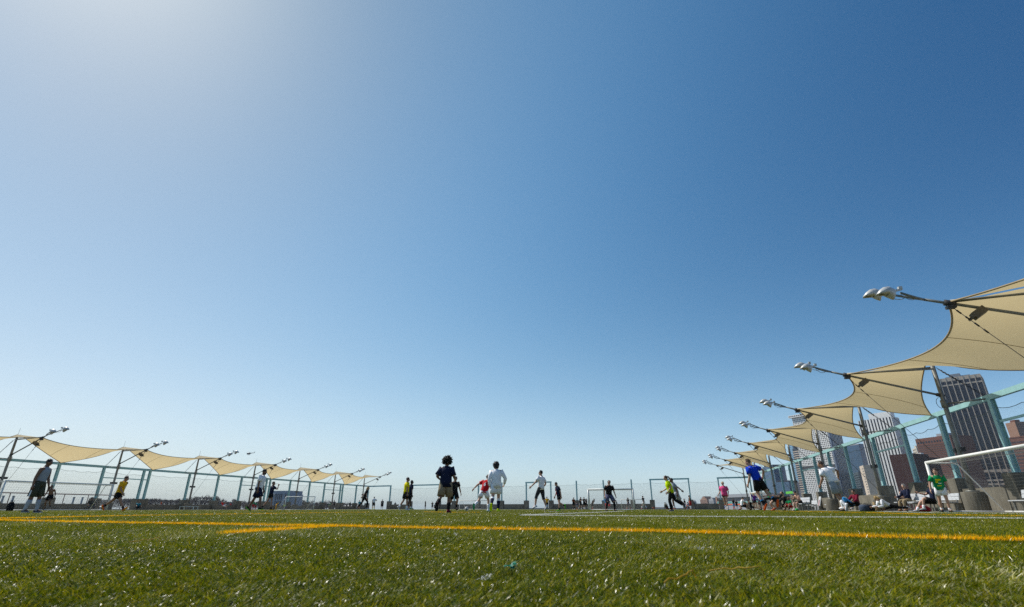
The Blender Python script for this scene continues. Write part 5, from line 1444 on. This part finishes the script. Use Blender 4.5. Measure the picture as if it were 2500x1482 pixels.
# striped white tower
T = Tower("office_tower", "white striped tower with dark window bands beside the red brown block", (2094, 1027.5), (2175.4, 1016.7), 800, TR=(2202, 1018.6))
w_, h_, d_ = T.w, T.h, T.d
T.box("core", M_GLASS_N, .6, w_ - .6, .6, d_ - .4, 0, h_ - .5)
nb = 11; bw = w_ / nb
for k in range(nb + 1):
    T.box("white_fin", M_WSTONE, max(0, k * bw - bw * .26), min(w_, k * bw + bw * .26), -.5, .8, 0, h_)
for k in range(nb): T.box("window_strip", M_GLASS_N, k * bw + bw * .27, (k + 1) * bw - bw * .27, .3, .58, 0, h_ - 6)
T.box("mechanical_band", mat("dark_louvre", (.05, .052, .06), .6), .1, w_ - .1, -.3, .55, h_ * .42, h_ * .445)
T.box("parapet", mat("dark_parapet", (.05, .055, .075), .5), 0, w_, .0, .56, h_ - 6, h_ - .3)
nb2 = 6; b2 = d_ / nb2
for k in range(nb2 + 1): T.box("grey_fin", M_WSTONE, w_ - .7, w_ + .4, max(0, k * b2 - b2 * .2), min(d_, k * b2 + b2 * .2), 0, h_)
T.box("roof_plant", M_WSTONE, w_ * .3, w_ * .95, 6, 18, h_ - .5, h_ + 9)

# white gridded tower with an overhanging crown
T = Tower("office_tower", "white gridded tower with an overhanging crown behind the third sail", (1932.5, 1017), (2010, 1003.5), 980, TR=(2044, 1006.5))
w_, h_, d_ = T.w, T.h, T.d
T.box("core", M_GLASS_N, .5, w_ - .5, .5, d_ - .5, 0, h_ - 1)
cols, rows = 20, 50; bw, rh = w_ / cols, h_ / rows
g = [(max(0, k * bw - bw * .2), min(w_, k * bw + bw * .2), -.25, .52, 0, h_) for k in range(cols + 1)]
T.many("pier", M_WSTONE, g)
T.many("spandrel_band", M_WSTONE, [(.05, w_ - .05, -.1, .54, j * rh, j * rh + rh * .36) for j in range(rows)] + [(.05, w_ - .05, -.1, .54, h_ - 2, h_)])
T.box("mechanical_band", mat("dark_louvre", (.05, .052, .06), .6), .1, w_ - .1, -.35, .45, h_ * .405, h_ * .445)
T.box("ledge", M_WSTONE, -.1, w_ + .1, -.6, .5, h_ * .445, h_ * .452); T.box("ledge", M_WSTONE, -.1, w_ + .1, -.6, .5, h_ * .398, h_ * .405)
c2 = 9; b2 = d_ / c2
T.many("side_pier", M_WSTONE, [(w_ - .55, w_ + .2, max(0, k * b2 - b2 * .12), min(d_, k * b2 + b2 * .12), 0, h_) for k in range(c2 + 1)])
T.many("side_band", mat("grey_stone", (.25, .26, .29), .7), [(w_ - .54, w_ + .05, .1, d_ - .1, j * rh, j * rh + rh * .3) for j in range(rows)])
T.box("corner_pier", mat("blue_grey_panel", (.16, .20, .27), .5), w_ - .8, w_ + 2.0, -.8, 4.5, 0, h_ - 2)
cr = T.box("crown", M_WSTONE, -4.5, w_ + 1.0, -4.5, d_ + 1.0, h_ - 3.2, h_ + 1.2)
T.many("crown_window", M_GLASS_N, [(-4.2 + k * (w_ + 4.5) / 18 + .8, -4.2 + (k + 1) * (w_ + 4.5) / 18 - .4, -4.56, -4.4, h_ - 2.0, h_ + .2) for k in range(18)])

# blue glass block with a dark neighbour
T = Tower("office_tower", "blue glass tower between the gridded and striped towers", (2056, 1091), (2096, 1085.5), 1050, depth=40)
T.box("core", M_GLASS_B, 0, T.w, 0, T.d, 0, T.h)
T.many("floor_line", mat("blue_spandrel", (.06, .12, .2), .3, .5), [(0, T.w, -.12, .05, j * 4.0, j * 4.0 + .9) for j in range(int(T.h / 4))])
T.box("roof_rim", M_ROOFG, .4, T.w - .4, .4, T.d, T.h, T.h + 2)
T = Tower("office_tower", "dark navy block stepping up in front of the blue glass tower", (2076, 1157), (2106, 1148), 930, depth=30)
T.box("core", M_GLASS_N, 0, T.w, 0, T.d, 0, T.h)
T.many("floor_line", mat("navy_spandrel", (.04, .05, .07), .5), [(0, T.w, -.12, .05, j * 3.8, j * 3.8 + 1.2) for j in range(int(T.h / 3.8))])
T.box("penthouse", M_GLASS_N, T.w * .55, T.w, 4, T.d, T.h, T.h + 6)
T = Tower("stone_building", "narrow beige stone building against the striped tower", (2098, 1139), (2107, 1136), 780, depth=20)
T.box("wall", M_STONE, 0, T.w, 0, T.d, 0, T.h)
T.many("window", M_GLASS_N, [(T.w * (.55 + .2 * k), T.w * (.68 + .2 * k), -.05, .1, j * 3.6 + 1, j * 3.6 + 2.8) for j in range(int(T.h / 3.6)) for k in range(2)])

# brown brick blocks
T = Tower("brick_building", "wide red brown brick office block left of the dark glass tower", (2233.8, 1072.5), (2318, 1061.5), 720, depth=40)
w_, h_, d_ = T.w, T.h, T.d
T.box("wall", M_BRICK, 0, w_, 0, d_, 0, h_)
for k in range(12): T.box("window", M_GLASS_N, w_ * (.04 + .08 * k), w_ * (.04 + .08 * k) + w_ * .05, -.06, .2, h_ - 7.5, h_ - 4.8)
j = 0; bands = []
while j * 2.9 < h_ - 12: bands.append((w_ * .03, w_ * .97, -.08, .15, j * 2.9 + 1.0, j * 2.9 + 2.3)); j += 1
T.many("window_band", mat("brown_window_band", (.055, .032, .03), .35, .5), bands)
T.many("mullion", M_BRICK, [(w_ * (.03 + .94 * k / 30) - .12, w_ * (.03 + .94 * k / 30) + .12, -.14, .1, 0, h_ - 9) for k in range(31)])
T.box("roof_plant", M_ROOFG, w_ * .55, w_ * .85, 6, 16, h_, h_ + 4)
T = Tower("brick_building", "dark maroon windowless block in front of the red brown office block", (2228, 1106.5), (2296, 1112), 640, depth=26)
T.box("wall", M_DBRICK, 0, T.w * .55, 0, T.d, 0, T.h); T.box("wing", M_DBRICK, T.w * .552, T.w, 3, T.d, 0, T.h - 2.5)
T.box("roof_vent", M_WSTONE, T.w * .4, T.w * .5, 3, 6, T.h, T.h + 1.8)
T.many("pilaster", M_BRICK, [(T.w * q, T.w * q + .5, -.1, .1, 0, T.h) for q in (.0, .18, .36, .53)])
T = Tower("stone_building", "small cream building peeping over the maroon block", (2227, 1096), (2237, 1093), 900, depth=15)
T.box("wall", mat("cream_stone", (.55, .5, .42), .8), 0, T.w, 0, T.d, 0, T.h); T.box("turret", mat("cream_stone", (.55, .5, .42)), T.w * .3, T.w * .6, 2, 5, T.h, T.h + 4)
T.many("window", M_GLASS_N, [(T.w * (.1 + .3 * k), T.w * (.25 + .3 * k), -.05, .1, T.h - 4 - 4 * j, T.h - 2 - 4 * j) for j in range(6) for k in range(3)])
T = Tower("brick_building", "tan brick tower at the right edge of the photo", (2454, 1034), (2477, 1029.5), 900, TR=(2498, 1031.5))
T.box("wall", M_TBRICK, 0, T.w, 0, T.d, 0, T.h); T.box("penthouse", M_BRICK, T.w * .3, T.w * .8, 4, 12, T.h, T.h + 4)
T.many("window", M_GLASS_N, [(T.w, T.w + .08, T.d * (.08 + .12 * k), T.d * (.14 + .12 * k), T.h - 6 - 4 * j, T.h - 3.6 - 4 * j) for j in range(12) for k in range(8)])
T = Tower("brick_building", "brown brick block with a row of small windows at the right edge", (2458, 1070), (2560, 1058), 760, depth=30)
T.box("wall", M_BRICK, 0, T.w, 0, T.d, 0, T.h); T.box("cornice", M_BRICK, -.4, T.w + .4, -.5, 1, T.h - 1, T.h + .6)
T.many("window", M_GLASS_N, [(T.w * (.02 + .03 * k), T.w * (.02 + .03 * k) + 1.1, -.06, .1, T.h - 9 - 5 * j, T.h - 6.4 - 5 * j) for j in range(14) for k in range(32)])
# pale glass towers further away
for lab, TL, TC, Y, m in (("pale blue glass tower with a dark cap beyond the blue player", (1861, 1141), (1887, 1137), 1250, "blue"), ("broad blue glass block low behind the mint posts", (1892, 1178), (1926, 1176), 1150, "blue"), ("dark striped slab at the left foot of the gridded tower", (1934, 1096), (1950, 1092.5), 1060, "navy"), ("thin pale blue slab left of the dark striped slab", (1924, 1085), (1933, 1083), 1300, "pale"), ("low dark block beside the ferry terminal", (1836, 1214), (1862, 1213), 900, "navy")):
    T = Tower("office_tower", lab, TL, TC, Y, depth=28); m_ = {"blue": M_GLASS_B, "navy": M_GLASS_N, "pale": mat("pale_glass", (.16, .3, .42), .2, .5)}[m]
    T.box("core", m_, 0, T.w, 0, T.d, 0, T.h)
    T.many("floor_line", mat("blue_spandrel", (.06, .12, .2), .3, .5) if m != "navy" else M_STONE, [(0, T.w, -.1, .05, jj * 4.2, jj * 4.2 + 1.1) for jj in range(max(1, int(T.h / 4.2)))])
    T.box("cap", M_GLASS_N, T.w * .1, T.w * .9, 2, T.d, T.h, T.h + 3)
# ferry terminal
T = Tower("ferry_terminal", "long low ferry terminal with green glazing and an orange stripe", (1748, 1209), (1878, 1203.5), 880, depth=40)
w_, h_ = T.w, T.h
T.box("hall", mat("terminal_grey", (.30, .31, .33), .6), 0, w_, 0, T.d, 0, h_ * .55); T.box("upper_storey", mat("terminal_dark", (.10, .11, .13), .5), 2, w_, 3, T.d, h_ * .552, h_ * .80)
T.box("roof", M_ROOFG, 4, w_, -1, T.d, h_ * .802, h_); T.box("glazing", mat("green_glazing", (.06, .30, .26), .25, .5), 1, w_ * .96, -.4, -.02, h_ * .40, h_ * .52)
T.box("orange_stripe", mat("orange_paint", (.75, .13, .03), .5), .5, w_ * .9, -.7, -.42, h_ * .30, h_ * .36)
T.box("stair_tower", M_TBRICK, -5, -.02, 1, 14, 0, h_ * .9); T.many("mullion", M_WSTONE, [(w_ * k / 30, w_ * k / 30 + .3, -.5, -.3, h_ * .37, h_ * .54) for k in range(1, 29)])
T.many("roof_rib", M_WSTONE, [(5 + k * (w_ - 8) / 20, 5.6 + k * (w_ - 8) / 20, -1.3, T.d, h_, h_ + .5) for k in range(20)])
T = Tower("pier_shed", "low shed with a lime green banner behind the mint posts", (1890, 1203), (1945, 1198), 700, depth=14)
T.box("hall", mat("terminal_dark", (.10, .11, .13)), 0, T.w, 0, T.d, 0, T.h * .62); T.box("banner", mat("lime_banner", (.10, .46, .02), .5), T.w * .42, T.w * .88, -.3, -.02, T.h * .87, T.h); T.box("roof", M_ROOFG, -1, T.w + 1, -1, T.d + 1, T.h * .622, T.h * .655)
# far skyline left of the terminal
for lab, TL, TC, Y, dome in (("round topped brown apartment block on the far shore", (1709, 1219.5), (1726, 1219), 1700, True), ("stepped grey block on the far shore next to the terminal", (1730, 1219), (1741, 1218.5), 1500, False), ("small grey tower far behind the right fence frame", (1695, 1224), (1700, 1224), 1900, False), ("low grey block on the far shore between the red shorts", (1676, 1231), (1690, 1231), 1900, False)):
    T = Tower("apartment_block", lab, TL, TC, Y, depth=25)
    T.box("wall", M_TBRICK if dome else M_ROOFG, 0, T.w, 0, T.d, 0, T.h)
    T.many("window", M_GLASS_N, [(T.w * (.06 + .09 * k), T.w * (.11 + .09 * k), -.08, .1, 3 + 4 * jj, 5.2 + 4 * jj) for jj in range(max(1, int(T.h / 4) - 1)) for k in range(10)])
    if dome:
        for k, (a, b) in enumerate(((.12, .88), (.25, .75), (.38, .62))): T.box("roof_step", M_TBRICK, T.w * a, T.w * b, 1, T.d - 1, T.h + 3 * k, T.h + 3 * k + 3)
    else: T.box("roof_step", M_ROOFG, T.w * .3, T.w * .7, 2, T.d - 2, T.h, T.h + 4)
# monument spire on the far shore
p = at_dist(1626, 1226, 1500); mb = MB(); mb.tube([(0, 0, -p.z), (0, 0, -p.z * .55)], 2.4, 6); mb.tube([(0, 0, -p.z * .55), (0, 0, -p.z * .15)], [1.3, .9], 8); mb.tube([(0, 0, -p.z * .15), (0, 0, 1.5)], [.35, .1], 5)
o = mb.build("monument", mat("copper_green", (.13, .24, .22), .7)); o.location = p; tag(o, "slim green monument far off behind the neon yellow player", "monument")

# louvred blue grey building on the left
T = Tower("ventilation_building", "blue grey windowless building with tall louvre slots behind the low goal", (655, 1198.5), (709.5, 1198.0), 600, depth=22)
M_VENT = mat("blue_grey_concrete", (0.24, 0.29, 0.35), .8, .2, var=.1, scale=.3)
w_, h_ = T.w, T.h
T.box("wall", M_VENT, 0, w_, 0, T.d, 0, h_); T.box("side_annex", M_VENT, w_, w_ + 1.2, 2, T.d, 0, h_ * .82)
T.box("cream_ledge", M_WSTONE, w_ * .10, w_ * .33, -1.6, -.02, h_ * .80, h_ * .86)
for z0, z1 in ((.17, .48), (.53, .84)):
    for k in range(4): T.box("louvre", mat("dark_louvre2", (.025, .03, .045), .6), w_ * (.36 + .085 * k), w_ * (.36 + .085 * k) + w_ * .05, -.12, .2, h_ * z0, h_ * z1)
    for k in range(2): T.box("louvre", mat("dark_louvre2", (.025, .03, .045), .6), w_ * (.79 + .085 * k), w_ * (.79 + .085 * k) + w_ * .045, -.12, .2, h_ * z0, h_ * z1)

# ------------------------------------------------------------------ shores, bare trees
M_SHORE = mat("shore_earth", (0.15, 0.14, 0.12), .9, .1, var=.2, scale=.02)
def shore(name, label, pts, z, m):
    mb = MB(); slab_poly(pts, -3.0, z, mb); return tag(mb.build(name, m), label, kind="structure")
def strip(px0, px1, Y0, Y1, bend=0):
    a = [Vector((ground_x(px, Y0), Y0, 0)) for px in np.linspace(px0, px1, 8)]; b = [Vector((ground_x(px, Y1), Y1, 0)) for px in np.linspace(px1, px0, 8)]
    return a + b
shore("island_shore", "low island beyond the river on the left", strip(-420, 905, 560, 860), -.4, M_SHORE)
shore("city_shore", "city waterfront across the river on the right", strip(1735, 3200, 620, 1500), -1.1, mat("quay_concrete", (.2, .2, .19), .9))
shore("far_shore", "far low shore on the horizon", strip(1180, 1760, 1400, 2200), 1.0, M_SHORE)
M_BARK = mat("grey_bark", (0.06, 0.048, 0.046), .9, .1, var=.2, scale=1)
M_TWIG = mat("bare_twigs", (0.085, 0.065, 0.064), .9, .1, var=.2, scale=.6)
def bare_tree(seed):
    rr = random.Random(seed); tr = MB(); cr = MB()
    def branch(p, d, L, r, lev):
        q = p + d * L + Vector((rr.uniform(-.06, .06), rr.uniform(-.06, .06), 0)) * L
        (tr if lev < 2 else cr).tube([p, (p + q) / 2 + Vector((rr.uniform(-.05, .05), rr.uniform(-.05, .05), rr.uniform(-.03, .03))) * L, q], [r + .03, r * .85 + .03, r * .65 + .025], 6 if lev < 2 else 3, False, sm=lev < 2)
        if lev == 5: return
        for k in range(rr.choice((2, 3, 3)) if lev else 4):
            a = rr.uniform(0, 6.28); t = rr.uniform(.35, .75) * (1 if lev else .8)
            x = d.orthogonal().normalized(); y = d.cross(x)
            nd = (d * math.cos(t) + (x * math.cos(a) + y * math.sin(a)) * math.sin(t) + Vector((0, 0, .12))).normalized()
            branch(p.lerp(q, rr.uniform(.6, 1.0)), nd, L * rr.uniform(.62, .82), r * .58, lev + 1)
    branch(Vector((0, 0, 0)), Vector((0, 0, 1)), 3.4, .34, 0)
    root = thing("bare_tree", "placeholder", "tree", (0, 0, 0), 0, "bare winter trees on the island")
    tr.build("trunk", M_BARK, root); cr.build("crown", M_TWIG, root)
    return root
protos = [bare_tree(s) for s in (3, 8, 15, 21)]
used = [False] * 4; rr = random.Random(5); spots = []
for px in np.arange(150, 262, 9): spots.append((px, 18 if px > 205 else 12))
for px in np.arange(292, 368, 9): spots.append((px, 25))
for px, hh in ((352, 27), (366, 29), (378, 25), (394, 23), (404, 21), (417, 24), (429, 26), (441, 28), (452, 27), (464, 30), (476, 32), (487, 33), (497, 31), (508, 32), (520, 31), (532, 28), (545, 23), (557, 20), (566, 24), (575, 18), (594, 22), (606, 23), (630, 20), (645, 19), (716, 21), (727, 22), (737, 20), (748, 21), (760, 18), (772, 17), (784, 21), (797, 19), (808, 18), (819, 19), (832, 17), (845, 15), (858, 13), (871, 12)): spots.append((px, hh))
near_by = [(200, "behind the left goal"), (290, "between the left goal and the yellow jersey"), (345, "right of the yellow jersey"), (400, "left of the woman in purple"), (470, "left of the third mast"), (540, "between the third mast and the red children"), (610, "by the bearded man in white"), (700, "left of the louvred building"), (775, "behind the low white goal"), (840, "by the double fence post"), (900, "at the fence corner")]
cnt = {}
for k, (px, hh) in enumerate(spots):
    i = k % 4; Y = rr.uniform(600, 700)
    o = protos[i] if not used[i] else copy_thing(protos[i]); used[i] = True
    s_ = (hh + 4) * Y / 1435 / 10.2 * rr.uniform(.92, 1.08)
    o.location = (ground_x(px, Y), Y, -.5); o.rotation_euler = (0, 0, rr.uniform(0, 6.28)); o.scale = (s_ * rr.uniform(.95, 1.2), s_ * rr.uniform(.95, 1.2), s_)
    place = next(t for q, t in near_by if px <= q or q == 900); cnt.setdefault(place, []).append((px, hh, o))
for place, lst in cnt.items():
    n = len(lst)
    for j, (px, hh, o) in enumerate(sorted(lst, key=lambda t: t[0])):
        o["label"] = f"bare grey tree {place}" + ("" if n == 1 else f", {['first', 'second', 'third', 'fourth', 'fifth', 'sixth', 'seventh', 'eighth', 'ninth', 'tenth', 'eleventh', 'twelfth', 'thirteenth', 'fourteenth'][j]} from the left")
# thicket between and behind the trees
n = 60000; px = rng.uniform(120, 890, n); Yb = rng.uniform(700, 800, n)
hh = np.interp(px, [120, 205, 215, 262, 300, 340, 420, 500, 560, 640, 760, 890], [6, 10, 22, 23, 25, 25, 22, 21, 17, 15, 14, 8]) * Yb / 1435 * rng.random(n) ** .6
X = (px - 1250) / FPX * (Yb * CT); L = rng.uniform(.6, 2.0, n); a = rng.uniform(-1, 1, n)
P0 = np.stack([X, Yb, hh * .95 - .6], 1); D = np.stack([np.sin(a) * L, rng.normal(0, .4, n), np.cos(a) * L], 1); S = np.stack([np.cos(a) * .2, np.zeros(n), np.sin(a) * .2], 1)
V = np.stack([P0 - S, P0 + S, P0 + D], 1).reshape(-1, 3)
me = bpy.data.meshes.new("thicket"); me.from_pydata(V.tolist(), [], np.arange(n * 3).reshape(-1, 3).tolist())
tag(link_mesh("thicket", me, None, [M_TWIG]), "grey brown thicket of bare brush between the island trees", "thicket", kind="stuff")
# white roofs among the trees
for k, (px, py, wpx, lab) in enumerate(((418, 1232.5, 12, "low white roofed building left of the third mast on the island"), (250, 1236, 10, "pale white building low behind the left goal post"), (573, 1219, 4, "thin grey tower beyond the island trees by the red children"), (855, 1234, 40, "pale low buildings behind the right post of the low goal"))):
    p = at_dist(px, py, 690); w2 = wpx * 690 / 1330; mb = MB()
    root = thing("island_building", lab, "building", (p.x, p.y, -.5), 0, "small island buildings"); hh_ = p.z + .5
    mb.box((0, 0, hh_ * .4), (w2, 6, hh_ * .8)); mb.build("wall", M_ROOFG, root)
    mb = MB(); a, b = Vector((-w2 / 2 - .3, 0, hh_)), Vector((w2 / 2 + .3, 0, hh_)); e = Vector((0, 3.6, -hh_ * .2 + .02))
    e2 = Vector((0, -3.6, -hh_ * .2 + .02)); mb.quad(a, b, b + e, a + e); mb.quad(a, a + e2, b + e2, b); mb.build("roof", M_WSTONE if k != 2 else M_ROOFG, root)
    nw = max(2, int(w2 / 2.4))
    for q in range(nw): mb = MB(); mb.box((-w2 / 2 + (q + .5) * w2 / nw, -3.02, hh_ * .42), (w2 / nw * .5, .1, hh_ * .3)); mb.build("window", M_GLASS_N, root)

# ------------------------------------------------------------------ helicopter
p = at_dist(611, 1107.5, 520); root = thing("helicopter", "dark helicopter flying left above the tree side fence", "helicopter", tuple(p), R(4))
M_HELI = mat("helicopter_dark", (.05, .055, .07), .35, .5)
mb = MB(); mb.ball((-1.6, 0, 0), (1.9, .75, .85), None, 16, 10); mb.ball((-.4, 0, .35), (1.2, .6, .6), None, 12, 8); mb.build("fuselage", M_HELI, root)
mb = MB(); mb.ball((-2.35, 0, .12), (1.05, .72, .62), None, 14, 8); mb.build("cockpit_glass", mat("cockpit_glass", (.02, .03, .04), .1, .6), root)
mb = MB(); mb.tube([(-.2, 0, .3), (3.6, 0, .75)], [.38, .13], 8); mb.build("tail_boom", M_HELI, root)
mb = MB(); mb.quad((3.2, -.05, .6), (3.9, -.05, .75), (4.5, -.05, 1.9), (4.1, -.05, 1.9)); mb.quad((3.2, .05, .6), (4.1, .05, 1.9), (4.5, .05, 1.9), (3.9, .05, .75)); mb.box((3.9, 0, 1.2), (.5, .08, .9), Matrix.Rotation(R(25), 3, 'Y')); mb.build("tail_fin", M_HELI, root)
mb = MB(); mb.tube([(-.9, 0, .7), (-.9, 0, 1.35)], .1, 6); mb.build("rotor_mast", M_HELI, root)
for k in range(3):
    a = .5 + k * 2.094; mb = MB(); mb.beam((-.9, 0, 1.33), (-.9 + 4.6 * math.cos(a), 4.6 * math.sin(a), 1.40), .22, .035); mb.build("rotor_blade", M_HELI, root)
for y in (-.85, .85):
    mb = MB(); mb.tube([(-3.0, y, -1.0), (-2.6, y, -1.2), (.2, y, -1.2)], .06, 6); mb.tube([(-2.2, y * .5, -.6), (-2.2, y, -1.2)], .05, 5); mb.tube([(-.6, y * .5, -.6), (-.6, y, -1.2)], .05, 5); mb.build("skid", M_HELI, root)

# ------------------------------------------------------------------ air between the pier and the far things
mb = MB(); mb.box((-200, 700, 108), (5200, 3400, 232)); hz = link_mesh("haze", mb.mesh("haze"), None, [])
hm = bpy.data.materials.new("haze_air"); hm.use_nodes = True; n = hm.node_tree
n.nodes.remove(n.nodes["Principled BSDF"]); pv = n.nodes.new("ShaderNodeVolumePrincipled")
pv.inputs["Color"].default_value = (.86, .92, 1.0, 1); pv.inputs["Density"].default_value = .00005; pv.inputs["Anisotropy"].default_value = .2
n.links.new(pv.outputs[0], n.nodes["Material Output"].inputs["Volume"]); hz.data.materials.append(hm)
tag(hz, "thin pale air haze over the river", kind="stuff")
